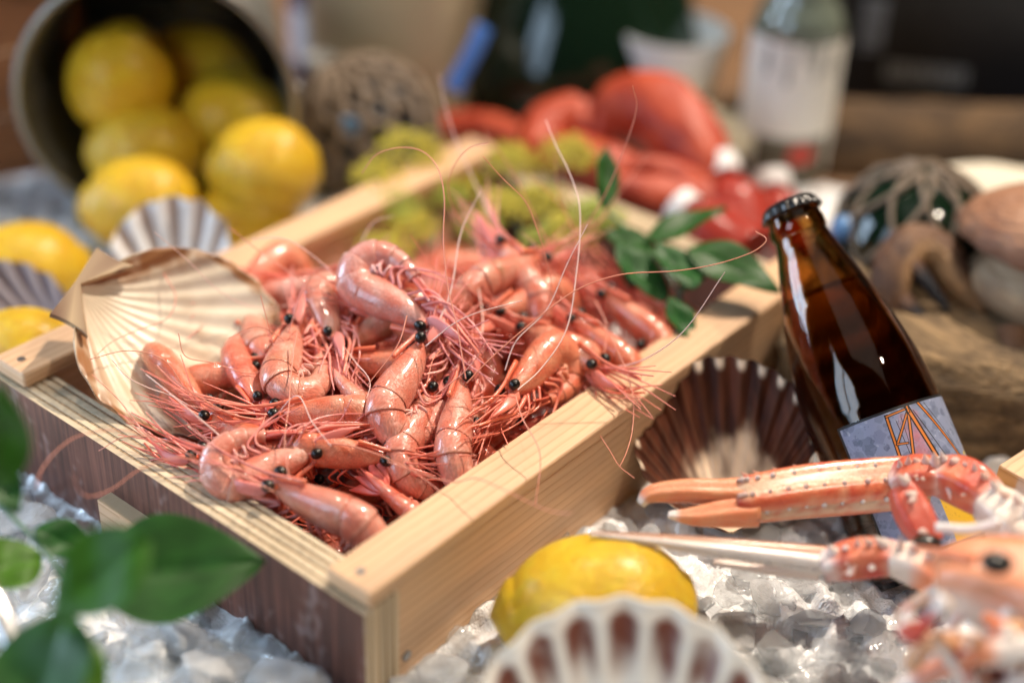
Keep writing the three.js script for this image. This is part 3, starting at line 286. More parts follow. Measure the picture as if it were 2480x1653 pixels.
{ // shorter feelers springing from the heads
  const r = rng(77);
  heroes.forEach((t, i) => { for (const s of [-1, 1]) { if (r() < 0.45) continue; const l = 0.04 + 0.06 * r(), a = (r() - 0.3) * 0.05, b = s * 0.01 + (r() - 0.5) * 0.06; mesh('antenna', sweep([[0.002, 0.0005, s * 0.004], [l * 0.35, 0.004 + a * 0.2, s * 0.006 + b * 0.15], [l * 0.75, 0.012 + a * 0.7, b * 0.6], [l, 0.012 + a * 1.4 + (r() - 0.5) * 0.03, b]], taper(0.0005, 0.0002), taper(0.0005, 0.0002), { n: 5, seg: 16 }), r() < 0.3 ? hairPale : hairMat, t); } });
}

// ---------------------------------------------------------------- scallop shells
function valve({ R, c = 1.12, ribs = 14, depth, rib = 0.0012, thick = 0.0016, wave = 0.03, color, flat = 1, rows = 44, per = 8 }) {
  const cR = c * R, thm = Math.asin(1 / c) * 0.985, n = ribs * per, P = (s, a, off) => {
    const th = (a * 2 - 1) * thm, sn = Math.sin(th), rho = cR * Math.cos(th) + Math.sqrt(Math.max(0, R * R - cR * cR * sn * sn)), ph = Math.cos(a * ribs * Math.PI * 2), rr = rho * s * (1 + wave * -ph * s * s * 0.5);
    const bowl = Math.pow(Math.sin(Math.PI * Math.pow(s, 0.75)), 0.85) * Math.pow(Math.max(0, Math.cos(th / thm * Math.PI / 2)), 0.55) * depth * flat; const corr = rib * ph * Math.pow(s, 0.8) * sstep(0, 0.08, a) * sstep(0, 0.08, 1 - a);
    return V(Math.sin(th) * rr, Math.cos(th) * rr, -bowl + corr + off);
  };
  const pos = [], col = [], idx = [], uv = [], W1 = n + 1;
  for (const side of [0, 1]) for (let i = 0; i <= rows; i++) for (let j = 0; j <= n; j++) { const s = mix(0.02, 1, i / rows), a = j / n, p = P(s, a, (side ? -1 : 1) * thick * 0.5 * (1 - 0.5 * sstep(0.92, 1, s))); pos.push(p.x, p.y, p.z); uv.push(i / rows, a); col.push(...color(s, a, Math.cos(a * ribs * Math.PI * 2), side, p)); }
  const B = (rows + 1) * W1;
  for (let i = 0; i < rows; i++) for (let j = 0; j < n; j++) { const a = i * W1 + j, b = a + W1; idx.push(a, a + 1, b, b, a + 1, b + 1, B + a, B + b, B + a + 1, B + b, B + b + 1, B + a + 1); }
  for (let j = 0; j < n; j++) { const a = rows * W1 + j; idx.push(a, a + 1, B + a, B + a, a + 1, B + a + 1); }
  for (let i = 0; i < rows; i++) for (const j of [0, n]) { const a = i * W1 + j, b = a + W1; idx.push(a, b, B + a, B + a, b, B + b); }
  const g = new THREE.BufferGeometry(); g.setAttribute('position', new THREE.Float32BufferAttribute(pos, 3)); g.setAttribute('uv', new THREE.Float32BufferAttribute(uv, 2)); g.setAttribute('color', new THREE.Float32BufferAttribute(col, 3)); g.setIndex(idx); g.computeVertexNormals(); return g;
}
function ear(R, s, thick, color, k = 0.42) {
  const sh = new THREE.Shape(); sh.moveTo(0, -R * 0.02); sh.lineTo(s * R * k, -R * 0.04); sh.quadraticCurveTo(s * R * k * 0.9, R * 0.16, s * R * k * 1.05, R * 0.34); sh.quadraticCurveTo(s * R * 0.30, R * 0.22, 0, R * 0.02);
  const g = new THREE.ExtrudeGeometry(sh, { depth: thick, bevelEnabled: true, bevelSize: 0.0004, bevelThickness: 0.0004, bevelSegments: 1, curveSegments: 6 }).translate(0, 0, -thick / 2); return paint(g, color);
}
function scallop(label, [pos, quat], o, mat, earColor, group) {
  const t = thing('scallop_shell', label, 'shell', pos, quat, group); mesh('valve', valve(o), mat, t); if (earColor) for (const s of [-1, 1]) mesh('ear', ear(o.R, s, o.thick ?? 0.0016, earColor, o.ear), mat, t); return t;
}
const CREAM = [0.80, 0.70, 0.55], IVORY = [0.86, 0.80, 0.70], BROWN = [0.036, 0.010, 0.005];
scallop('dark brown ribbed scallop with ivory heart, leaning on the crate by the bottle', [[0.1552,0.0126,0.1195],[-0.4955,-0.04,0.0433,0.8666]], { R: 0.0455, depth: 0.017, ribs: 18, rib: 0.00075, per: 8, rows: 60, wave: 0.03, color: (s, a, ph, side, p) => {
  const n = fbm(p.x * 90, p.y * 40, side * 5, 3), ring = sstep(0.42, 0.70, s + n * 0.34 + 0.04 * Math.sin(a * 40) + 1.9 * (a - 0.54) * (a - 0.54)), tip = sstep(0.95, 0.985, s + 0.014 * ph) * sstep(-0.1, 0.55, ph); let c = mix3([0.74, 0.56, 0.40], BROWN, ring); c = mix3(c, [0.13, 0.038, 0.018], ring * clamp(0.3 + 1.4 * fbm(p.x * 160, p.y * 30, 2))); c = mix3(c, [0.34, 0.17, 0.10], ring * sstep(0.35, 0.95, ph) * 0.08); return mix3(c, [0.82, 0.66, 0.50], tip);
} }, brownShell, null);
scallop('cream scallop with brown bars between its ribs, nearest shell at the bottom edge', [[0.0953,-0.0114,0.3398],[-0.4101,-0.029,0.0246,0.9112]], { R: 0.0630, depth: 0.012, ribs: 15, rib: 0.0005, per: 12, rows: 70, wave: 0.014, thick: 0.0034, color: (s, a, ph, side, p) => {
  const bar = sstep(0.62, 0.40, ph) * sstep(0.74, 0.88, s + 0.05 * noise(a * 60, 1) + 0.05 * noise(a * 15, 4)) * sstep(0.955, 0.935, s + 0.012 * ph), n = fbm(p.x * 60, p.y * 60, 3, 3); let c = mix3(IVORY, [0.78, 0.68, 0.56], clamp(0.4 + 1.2 * n)); return mix3(c, [0.17, 0.050, 0.028], clamp(bar * (1.0 + 0.8 * n)));
} }, shellMat, IVORY);
scallop('large cream scallop with scorched brown rim, tucked into the crate as a scoop', [[-0.1751,0.095,0.0468],[0.4064,0.3333,0.739,-0.4215]], { R: 0.0535, c: 1.1, depth: 0.015, ribs: 15, rib: 0.0006, per: 8, rows: 60, wave: 0.03, thick: 0.003, ear: 0.42, color: (s, a, ph, side, p) => {
  const e = Math.min(a, 1 - a), n = fbm(p.x * 70, p.y * 70, 2, 4), rim = Math.max(sstep(0.20, 0.08, e + n * 0.20), sstep(0.90, 0.97, s + n * 0.05)) * sstep(0.012, 0.03, e); let c = mix3([0.80, 0.70, 0.54], [0.62, 0.49, 0.34], clamp(0.35 + n * 1.3 + 0.16 * ph)); c = mix3(c, [0.34, 0.15, 0.055], clamp(rim * (1.0 + 1.8 * n))); return c;
} }, shellMat, (x, y, z) => mix3([0.52, 0.37, 0.21], [0.15, 0.06, 0.026], clamp(0.55 + 3.0 * fbm(x * 90, y * 90, 4, 3))));
scallop('white and brown striped scallop standing behind the crate in front of the lemons', [[-0.1578,0.0143,-0.0476],[-0.4037,-0.0167,0.0452,0.9136]], { R: 0.0370, depth: 0.016, ribs: 9, rib: 0.0022, per: 10, wave: 0.05, color: (s, a, ph) => mix3([0.80, 0.80, 0.80], [0.30, 0.20, 0.15], sstep(0.25, -0.5, ph) * 0.9) }, shellMat, IVORY);
scallop('violet-grey scallop lying at the left edge behind the crate', [[-0.2082,0.0112,-0.0397],[-0.258,0.5297,0.4704,0.6569]], { R: 0.034, depth: 0.018, ribs: 12, rib: 0.0022, per: 8, wave: 0.05, color: (s, a, ph) => mix3([0.42, 0.40, 0.46], [0.12, 0.08, 0.10], sstep(0.4, -0.6, ph)) }, shellMat, [0.4, 0.36, 0.4]);

// ---------------------------------------------------------------- lemons
function lemonGeo(l, w, seed) {
  const pts = []; for (let i = 0; i <= 40; i++) { const t = i / 40, a = t * Math.PI; let y = -Math.cos(a) * l * 0.43, r = Math.pow(Math.sin(a), 0.82) * w; if (t > 0.86) { const k = (t - 0.86) / 0.14; y += l * 0.075 * k * k; r += w * 0.16 * Math.sin(k * Math.PI) * 0.8; } if (t < 0.12) { const k = (0.12 - t) / 0.12; y -= l * 0.03 * k; r += w * 0.08 * Math.sin(k * Math.PI); } pts.push(new THREE.Vector2(Math.max(0.0001, r), y)); }
  const g = new THREE.LatheGeometry(pts, 48); warp(g, (p) => p.multiplyScalar(1 + 0.035 * fbm(p.x * 25 + seed, p.y * 25, p.z * 25, 2))); const nn = g.attributes.normal, R = 41; for (let i = 0; i < R; i++) { const b = 48 * R + i, v = V(nn.getX(i) + nn.getX(b), nn.getY(i) + nn.getY(b), nn.getZ(i) + nn.getZ(b)).normalize(); nn.setXYZ(i, v.x, v.y, v.z); nn.setXYZ(b, v.x, v.y, v.z); } const uv = g.attributes.uv; for (let i = 0; i < uv.count; i++) uv.setXY(i, uv.getX(i) * 3, uv.getY(i) * 2); return g;
}
const lemonGeos = [1, 2, 3].map((s) => lemonGeo(0.082, 0.031, s * 5.1));
function lemon(label, [pos, quat], k, size, group) { const m = single('lemon', lemonGeos[k % 3], lemonMat, label, 'lemon', pos, quat, group); m.scale.set(...(Array.isArray(size) ? size : [size, size, size])); return m; }
lemon('whole yellow lemon on the ice between the crate and the front scallop', [[0.0874,0.0272,0.1931],[-0.4457,0.4377,0.5878,0.5141]], 0, [1.06, 1.16, 1.06]);
const IN = 'lemons spilling from the bucket';
lemon('lemon deepest at the left inside the bucket', [[-0.2191,0.0928,-0.2162],[-0.0333,0.3411,-0.1751,0.923]], 1, [1.1, 1.0, 1.1], IN);
lemon('shaded lemon deep at the right inside the bucket', [[-0.1782,0.0819,-0.2625],[0.4436,0.4299,0.6188,-0.4853]], 2, 1.02, IN);
lemon('lemon in the bucket mouth resting above the right pair', [[-0.1468,0.0657,-0.2226],[0.4438,0.4308,0.6152,-0.4889]], 0, 1.0, IN);
lemon('lemon in the middle of the bucket mouth, left of the gap', [[-0.2001,0.054,-0.1914],[-0.4427,0.4422,0.5539,0.5493]], 1, [1.03, 1.0, 1.03], IN);
lemon('large lemon rolled out at the right lip of the bucket', [[-0.1187,0.0562,-0.1691],[-0.4461,0.4357,0.5985,0.503]], 2, [1.06, .96, 1.06], IN);
lemon('lemon lying lowest at the left lip of the bucket, above the striped scallop', [[-0.1951,0.0369,-0.1509],[-0.3951,0.489,0.602,0.4924]], 0, [1.0, .98, 1.0], IN);
lemon('lemon half hidden under the large one, behind the crate rail', [[-0.1315,0.024,-0.1546],[-0.443,-0.4415,-0.5583,0.5451]], 1, .9, IN);
lemon('single lemon at the left edge above the violet scallop', [[-0.2527,0.0185,-0.0918],[-0.5701,-0.3209,-0.4771,0.5868]], 2, 1.0);
lemon('lemon peeking up behind the left corner of the crate', [[-0.2207,0.0327,0.0178],[-0.4336,-0.4463,-0.4914,0.6094]], 0, .8);

// ---------------------------------------------------------------- bucket
{
  const [p, q] = [[-0.1892,0.088,-0.1914],[0.0022,-0.6709,-0.0114,0.7414]];
  const t = thing('zinc_bucket', 'galvanised bucket lying on its side with lemons spilling out', 'bucket', p, q);
  const prof = [[0.001, -0.20], [0.074, -0.20], [0.097, -0.004], [0.1005, -0.002], [0.1012, 0.002], [0.0985, 0.004], [0.0955, 0.001], [0.072, -0.196], [0.001, -0.196]].map((a) => new THREE.Vector2(a[0] * 0.88, a[1] * 0.8));
  mesh('wall', new THREE.LatheGeometry(prof, 64).rotateZ(-Math.PI / 2), zinc, t);
  mesh('rim', new THREE.TorusGeometry(0.0876, 0.0028, 10, 72).rotateY(Math.PI / 2), zinc, t);
  for (const s of [-1, 1]) mesh('handle_lug', new THREE.CylinderGeometry(0.009, 0.009, 0.006, 16).rotateX(Math.PI / 2).translate(-0.02, 0, s * 0.0865), steel, t);
}

// ---------------------------------------------------------------- bottle
{
  const [p, q] = [[0.1831,0.1319,-0.0039],[-0.5955,0.1375,0.6904,-0.3871]];
  const t = thing('beer_bottle', 'amber glass bottle with black crown cap leaning in the ice, marbled label', 'bottle', p, q);   // y runs down the bottle
  const prof = [[0.0135, 0.004], [0.0139, 0.010], [0.0147, 0.0125], [0.0147, 0.0165], [0.0137, 0.0185], [0.0155, 0.026], [0.0180, 0.034], [0.0230, 0.052], [0.0258, 0.062], [0.0300, 0.081], [0.0327, 0.097], [0.0340, 0.115], [0.0342, 0.192], [0.0322, 0.199], [0.001, 0.200]];
  const curve = new THREE.SplineCurve(prof.slice(4, 12).map((a) => new THREE.Vector2(...a))).getPoints(40), outer = [...prof.slice(0, 4).map((a) => new THREE.Vector2(...a)), ...curve, ...prof.slice(12).map((a) => new THREE.Vector2(...a))];
  const inner = outer.map((v) => new THREE.Vector2(Math.max(0.0005, v.x - 0.0026), Math.min(v.y, 0.196))).reverse();
  const amber = phys({ color: C(1, 1, 1), roughness: 0.02, transmission: 1, thickness: 0.01, ior: 1.5, attenuationColor: C(0.47, 0.27, 0.09), attenuationDistance: 0.0033, specularIntensity: 1 });
  mesh('glass', new THREE.LatheGeometry([...outer, ...inner, outer[0].clone()], 96), amber, t);
  const level = 0.050, liq = inner.slice().reverse().filter((v) => v.y > level + 0.001).map((v) => new THREE.Vector2(Math.max(0.0005, v.x - 0.00012), v.y));
  const lr = liq[0].x - 0.0004; mesh('beer', new THREE.LatheGeometry([new THREE.Vector2(0.0002, level), new THREE.Vector2(lr, level), ...liq, new THREE.Vector2(0.0002, 0.1958)], 80), phys({ color: C(1, 1, 1), roughness: 0, transmission: 1, thickness: 0.05, ior: 1.34, attenuationColor: C(0.60, 0.39, 0.12), attenuationDistance: 0.030 }), t);
  // crown cap with 21 flutes
  const capMat = phys({ color: C(0.010, 0.010, 0.012), roughness: 0.30 }), rings = [], prf = [[0.0005, -0.0006], [0.0095, -0.0006], [0.0125, 0.0001], [0.0142, 0.0014], [0.0151, 0.0034], [0.0158, 0.0058], [0.0160, 0.0066], [0.0150, 0.0067], [0.0140, 0.005]];
  for (const [rr, y] of prf) { const ring = []; for (let j = 0; j < 168; j++) { const a = j / 168 * Math.PI * 2, k = sstep(0.0012, 0.0066, y) * sstep(0.0138, 0.0150, rr), R = rr + 0.00065 * k * Math.cos(a * 21); ring.push(V(Math.sin(a) * R, y, Math.cos(a) * R)); } rings.push(ring); }
  mesh('crown_cap', skin(rings.map((r) => r.reverse())), capMat, t);
  // label
  const cv = document.createElement('canvas'); cv.width = 1240; cv.height = 920; const c = cv.getContext('2d'), r = rng(5), A = (deg) => (deg + 45) / 155 * 1240, Yv = (mm) => mm / 70 * 920;
  c.fillStyle = '#8791ae'; c.fillRect(0, 0, 1240, 920);
  for (let i = 0; i < 900; i++) { const x = r() * 1240, y = r() * 920, R = 4 + 44 * Math.pow(r(), 3.2), b = 78 + r() * 46; c.fillStyle = `rgba(${b | 0},${b + 10 | 0},${b + 34 | 0},${0.25 + 0.35 * r()})`; c.beginPath(); for (let k = 0; k < 12; k++) { const a = k / 12 * 6.283, q2 = R * (0.72 + 0.5 * r()); c.lineTo(x + Math.cos(a) * q2, y + Math.sin(a) * q2); } c.fill(); }
  for (let i = 0; i < 260; i++) { c.fillStyle = `rgba(222,226,238,${0.10 + 0.2 * r()})`; c.beginPath(); c.ellipse(r() * 1240, r() * 920, 4 + 30 * r() * r(), 3 + 18 * r() * r(), r() * 3, 0, 7); c.fill(); }
  for (let i = 0; i < 340; i++) { const x = A(8 + 14 * (r() - 0.5) + 6), y = Yv(4 + 34 * r()); c.fillStyle = `rgba(196,110,120,${0.03 + 0.06 * r()})`; c.beginPath(); c.ellipse(x + 60 * (r() - 0.5), y, 14 + 34 * r(), 10 + 22 * r(), r() * 3, 0, 7); c.fill(); }
  for (let i = 0; i < 5200; i++) { const dx = 50 + 60 * r(), y = 24 + 50 * Math.pow(r(), 0.8); if ((y - 24) / 40 + (dx - 50) / 60 < 0.3 + 0.5 * r()) continue; c.fillStyle = `rgba(${224 + 14 * r() | 0},${176 + 18 * r() | 0},${40 + 20 * r() | 0},0.5)`; c.beginPath(); c.arc(A(dx), Yv(y), 3 + 10 * r(), 0, 7); c.fill(); }
  c.fillStyle = '#dcb02e'; c.fillRect(A(12), Yv(46), 1240, 400); for (let i = 0; i < 500; i++) { c.fillStyle = `rgba(${60 + 60 * r() | 0},50,30,${0.15 + 0.3 * r()})`; c.beginPath(); c.arc(A(12 + 98 * r()), Yv(28 + 40 * r()), 1 + 6 * r() * r(), 0, 7); c.fill(); }
  const line = (a0, y0, a1, y1, w) => { for (const [k, s] of [[1.0, '#15110f'], [0.48, '#d2792f']]) { c.strokeStyle = s; c.lineWidth = w * k; c.lineCap = 'square'; c.beginPath(); c.moveTo(A(a0), Yv(y0)); c.lineTo(A(a1), Yv(y1)); c.stroke(); } }, thin = (a0, y0, a1, y1, w = 4) => { c.strokeStyle = '#1a1614'; c.lineWidth = w; c.beginPath(); c.moveTo(A(a0), Yv(y0)); c.lineTo(A(a1), Yv(y1)); c.stroke(); };
  thin(20, 4, 34, 30, 6); thin(33, 2, 60, 38, 5); thin(3, 6, 4, 30, 4); thin(8, 5, 5, 30, 3);
  line(-3, 3, -6, 34, 26); line(16, 3, -3, 17, 20); line(-3, 17, 5, 18, 16); line(16, 3, 0, 36, 26); line(-3, 3, 16, 2.4, 18); line(16, 2.4, 30, 44, 40); line(26, 0, 62, 44, 26); line(16, 0, 16, 4, 20);
  for (let k = 0; k < 12; k++) thin(22 + k * 2, 50, 23 + k * 2, 52.4 - k * 0.15, 3); thin(20, 50, 50, 49.4, 5); thin(22, 52.8, 50, 49.6, 4);
  c.strokeStyle = '#1b1c20'; c.lineWidth = 34; c.strokeRect(0, 0, 1260, 920);
  const tx = new THREE.CanvasTexture(cv); tx.colorSpace = THREE.SRGBColorSpace; tx.flipY = false; tx.needsUpdate = true;
  const face = V(...[0.0,0.5371,0.8435]).applyQuaternion(t.quaternion.clone().invert()), a0 = Math.atan2(face.x, face.z), pos = [], uv = [], idx = [], nA = 60, d = Math.PI / 180;
  // angle rises towards the left or right of the picture, checked against the camera's right
  const rt = V(...[0.999,0.0368,-0.0234]).applyQuaternion(t.quaternion.clone().invert()), sgn = Math.sign(V(Math.cos(a0), 0, -Math.sin(a0)).dot(rt)), rows = 24;
  const rad = (y) => { for (let i = 1; i < outer.length; i++) if (y <= outer[i].y) { const a = outer[i - 1], b = outer[i]; return mix(a.x, b.x, clamp((y - a.y) / Math.max(1e-6, b.y - a.y))); } return 0.033; };
  for (let i = 0; i <= nA; i++) for (let k = 0; k <= rows; k++) { const a = a0 + sgn * (-45 + 155 * i / nA) * d, y = 0.1195 + 0.070 * k / rows, R = rad(y) + 0.0002; pos.push(Math.sin(a) * R, y, Math.cos(a) * R); uv.push(i / nA, k / rows); }
  for (let i = 0; i < nA; i++) for (let k = 0; k < rows; k++) { const a = i * (rows + 1) + k, b = a + rows + 1; sgn > 0 ? idx.push(a, b, a + 1, b, b + 1, a + 1) : idx.push(a, a + 1, b, b, a + 1, b + 1); }
  const g = new THREE.BufferGeometry(); g.setAttribute('position', new THREE.Float32BufferAttribute(pos, 3)); g.setAttribute('uv', new THREE.Float32BufferAttribute(uv, 2)); g.setIndex(idx); g.computeVertexNormals();
  mesh('paper_label', g, phys({ map: tx, roughness: 0.45 }), t);
}

// ---------------------------------------------------------------- langoustine at the lower right
const CL_O = [0.80, 0.24, 0.10], CL_R = [0.56, 0.050, 0.028], CL_W = [0.88, 0.80, 0.74], CL_P = [0.74, 0.38, 0.19];
const loc = (a) => V(...a);
const ridged = (x, y, t, q) => { const k = 1 + 0.13 * Math.cos(q * 4 + 0.4) + 0.03 * Math.cos(q * 9); return [x * k, y * k]; };
function beads(pts, n, r, tone, seed) { const c = new THREE.CatmullRomCurve3(pts), R = rng(seed), L = []; for (let i = 0; i < n; i++) { const p = c.getPoint((i + 0.3 + 0.4 * R()) / n), s = r * (0.7 + 0.6 * R()); L.push(paint(ball(s, p.x, p.y, p.z, 8), tone)); } return join(L); }
function spike(p, d, l, r, tone) { const g = new THREE.ConeGeometry(r, l, 8); g.applyQuaternion(new THREE.Quaternion().setFromUnitVectors(V(0, 1, 0), d.clone().normalize())); g.translate(p.x + d.x * l * 0.4, p.y + d.y * l * 0.4, p.z + d.z * l * 0.4); return paint(g, tone); }
{
  const t = thing('langoustine', 'orange langoustine with long spiny claws stretched over the ice', 'langoustine', [0.2819,0.0,0.152]);
  t.updateMatrixWorld(true); const inv = t.matrixWorld.clone().invert(), W = (a) => loc(a).applyMatrix4(inv), camUp = V(...[-0.0436,0.8427,-0.5366]), camBack = V(...[0.0,0.5371,0.8435]);
  const limb = (name, pts, w, h, color, up, under, n = 28, section = ridged) => mesh(name, sweep(pts.map((p) => (p.isVector3 ? p : W(p))), w, h, { up, n, seg: 30, color, section, uvs: [2, 1] }), clawMat, under ?? t);
  // upper claw
  const U = [[0.24,0.0589,0.1315],[0.2105,0.0587,0.1375],[0.1814,0.0587,0.1435],[0.1548,0.0578,0.15],[0.1489,0.0569,0.1505]].map(W);
  const palm = limb('claw_palm', U, (t2) => mix(0.0060, 0.0078, Math.sin(t2 * 2.4)), (t2) => mix(0.0128, 0.0096, t2) * (0.75 + 0.25 * Math.sin(0.4 + t2 * 2.4)), (s, a, p) => { const d = Math.cos(a * 6.283 * 4 + 0.4), n = fbm(p.x * 160, p.y * 160, p.z * 160, 4); return mix3(mix3([0.72, 0.50, 0.32], CL_O, clamp(sstep(-0.3, 0.5, d) + 1.4 * n)), CL_R, clamp(sstep(0.6, 1, d) * 0.5 + 1.6 * n)); }, camUp);
  const off = (P, k, b = 0) => P.map((p) => p.clone().addScaledVector(camUp, k).addScaledVector(camBack, b));
  mesh('spine_row', beads(off(U, 0.0100, 0.003), 12, 0.0012, mix3(CL_W, CL_O, 0.25), 3), clawMat, palm); mesh('spine_row', beads(off(U, 0.0035, 0.0072), 13, 0.0011, mix3(CL_W, CL_O, 0.4), 4), clawMat, palm); mesh('spine_row', beads(off(U, -0.0058, 0.0064), 13, 0.0013, CL_W, 5), clawMat, palm);
  { const cr = new THREE.CatmullRomCurve3(off(U, 0.0112, -0.001)), L = []; for (let k = 0; k < 9; k++) L.push(spike(cr.getPoint(0.1 + k * 0.085), V(-0.9, 0.7, 0.1), 0.0042, 0.0012, mix3(CL_O, CL_W, 0.35))); mesh('spine_row', join(L), clawMat, palm); }
  const tipTone = (base) => (s, a, p) => mix3(mix3(base, CL_P, clamp(0.3 + fbm(p.x * 150, p.y * 150, p.z * 150, 3))), CL_W, sstep(0.80, 0.95, s));
  limb('upper_finger', [[0.1588,0.0607,0.1469],[0.1426,0.0607,0.1493],[0.1225,0.0618,0.1509],[0.1087,0.0603,0.1531],[0.1053,0.0568,0.1553]], (s) => mix(0.0052, 0.0015, Math.pow(s, 1.6)), (s) => mix(0.0062, 0.0019, Math.pow(s, 1.6)), tipTone(CL_O), camUp);
  limb('lower_finger', [[0.1585,0.0558,0.1548],[0.1424,0.0552,0.1576],[0.1285,0.0549,0.1601],[0.1176,0.0552,0.1599]], (s) => mix(0.0052, 0.0014, Math.pow(s, 1.6)), (s) => mix(0.0070, 0.0014, Math.pow(s, 1.4)), tipTone(CL_O), camUp);
  // lower claw, pale underside
  const D = [[0.1883,0.0485,0.1796],[0.1676,0.0513,0.1802],[0.1382,0.0551,0.1813],[0.1092,0.0583,0.1817],[0.0814,0.0608,0.1824]].map(W);
  const dn = limb('claw_palm', D, (s) => mix(0.0052, 0.0009, Math.pow(s, 1.5)), (s) => mix(0.0060, 0.0010, Math.pow(s, 1.2)), (s, a, p) => { const top = sstep(0.35, 0.75, Math.cos(a * 6.283)); return mix3(mix3(CL_W, [0.84, 0.70, 0.58], clamp(0.3 + fbm(p.x * 140, p.y * 140, p.z * 140, 3))), mix3([0.40, 0.16, 0.09], CL_P, 0.3), top); }, camUp);
  mesh('spine_row', beads(off(D.slice(0, 4), -0.0038, 0.003), 26, 0.0007, CL_W, 6), clawMat, dn);
  limb('lower_finger', [[0.1847,0.0418,0.1779],[0.1614,0.0419,0.1779],[0.1377,0.0446,0.1785]], (s) => mix(0.0040, 0.0012, s), (s) => mix(0.0042, 0.0012, s), () => mix3(CL_W, CL_P, 0.3), camUp);
  const red = (s, a, p) => { const n = fbm(p.x * 110, p.y * 110, p.z * 110, 3), e = Math.max(sstep(0.30, 0.02, s), sstep(0.74, 0.98, s)); return mix3(mix3(CL_R, CL_O, clamp(0.45 + 1.2 * n)), CL_W, clamp(e * (0.8 + n))); };
  const fat = (w) => (s) => w * (0.55 + 0.45 * Math.sin(Math.PI * (0.12 + 0.76 * s)));
  const seg = (a, sp) => { const P = a.map(W), m = limb('arm_segment', P, fat(sp.w), fat(sp.h ?? sp.w), sp.c ?? red, camUp); const cr = new THREE.CatmullRomCurve3(off(P, (sp.h ?? sp.w) * 0.75, sp.w * 0.4)), L = [], q = rng(P[0].x * 1e5 | 0), jit = () => V(q() - 0.5, q() - 0.5, q() - 0.5).multiplyScalar(0.9); for (let k = 0; k < (sp.n ?? 4); k++) { L.push(spike(cr.getPoint(0.12 + 0.8 * k / (sp.n ?? 4)), V(-0.5, 0.9, 0.3).add(jit()), 0.004 + 0.008 * q(), 0.0016 + 0.0012 * q(), mix3(CL_W, CL_O, 0.5 * q()))); const low = cr.getPoint(clamp(0.15 + 0.8 * q())).addScaledVector(camUp, -(sp.h ?? sp.w) * (0.4 + 0.9 * q())).addScaledVector(camBack, sp.w * 0.55); L.push(spike(low, V(-0.5, 0.2, 0.9).add(jit()), 0.003 + 0.005 * q(), 0.0016, mix3(CL_W, CL_O, 0.7 * q()))); } mesh('spine_row', join(L), clawMat, m); };
  seg([[0.2225,0.0608,0.1362],[0.2331,0.067,0.1382],[0.2446,0.0692,0.1427]], { w: 0.0098, h: 0.0088, n: 5 });
  seg([[0.24,0.0676,0.1378],[0.2521,0.0709,0.1476],[0.263,0.0692,0.1605]], { w: 0.0105, n: 5 });
  seg([[0.258,0.0707,0.1595],[0.2676,0.0693,0.1723],[0.2778,0.0681,0.1849]], { w: 0.0115, n: 4, c: () => [0.86, 0.74, 0.62] });
  seg([[0.22,0.0742,0.1573],[0.2249,0.0677,0.1673],[0.2318,0.0599,0.1783]], { w: 0.0088, h: 0.0080, n: 3, c: (s, a, p) => mix3(CL_R, [0.70, 0.13, 0.07], clamp(0.4 + fbm(p.x * 90, p.y * 90, p.z * 90, 3))) });
  seg([[0.1849,0.0484,0.1832],[0.201,0.0549,0.1838],[0.2177,0.0591,0.187]], { w: 0.0078, h: 0.0082, n: 5 });
  seg([[0.213,0.0582,0.1877],[0.2231,0.0595,0.1928],[0.2341,0.0582,0.2031]], { w: 0.0085, n: 3, c: (s, a, p) => mix3([0.86, 0.70, 0.58], CL_O, sstep(0.3, 0.8, s)) });
  // head, eyes and thorax
  limb('carapace', [[0.2211,0.0768,0.2208],[0.2338,0.0807,0.2243],[0.2517,0.0803,0.2305],[0.2727,0.0791,0.2431]], (s) => mix(0.006, 0.022, Math.pow(s, 0.6)), (s) => mix(0.006, 0.024, Math.pow(s, 0.6)), (s, a, p) => mix3(mix3([0.74, 0.36, 0.20], CL_O, clamp(0.4 + 1.4 * fbm(p.x * 70, p.y * 70, p.z * 70, 3))), [0.80, 0.70, 0.60], sstep(0.1, -0.7, Math.cos(a * 6.283))), camUp, null, 20);
  mesh('rostrum', sweep([[0.232,0.0932,0.2282],[0.2227,0.0892,0.2189],[0.2131,0.0845,0.21]].map(W), taper(0.0030, 0.0006), taper(0.0034, 0.0007), { up: camUp, n: 8, color: () => CL_O }), clawMat, t);
  for (const p of [[0.2324,0.1095,0.2475],[0.227,0.0662,0.1861]]) { const w = W(p); mesh('eye', new THREE.SphereGeometry(0.0052, 18, 14).scale(1.25, 0.8, 1).translate(w.x, w.y, w.z), eyeMat, t); }
  const leg = (a, r0, r1, tone) => mesh('walking_leg', sweep(a.map(W), taper(r0, r1), taper(r0, r1), { up: camUp, n: 8, color: (s, b, p) => mix3(tone, CL_W, clamp(0.2 + sstep(0.2, 0.8, Math.sin(s * 9)) * 0.7)) }), clawMat, t);
  leg([[0.2316,0.0723,0.2178],[0.2193,0.0673,0.2209],[0.2108,0.0525,0.2185],[0.2246,0.0499,0.2202]], 0.0034, 0.0018, CL_P);
  leg([[0.236,0.0845,0.2337],[0.2292,0.0671,0.233],[0.2191,0.0467,0.24]], 0.0030, 0.0022, [0.85, 0.60, 0.50]);
  leg([[0.245,0.0845,0.2456],[0.2386,0.072,0.2476],[0.2339,0.0566,0.2515]], 0.0034, 0.0022, CL_W);
  leg([[0.2474,0.0716,0.2538],[0.2287,0.0644,0.2524],[0.2149,0.0545,0.2529],[0.201,0.0429,0.2543]], 0.0052, 0.0036, CL_O);
  leg([[0.2591,0.077,0.2563],[0.2462,0.0614,0.2603],[0.2332,0.0494,0.2679]], 0.0045, 0.0036, CL_R);
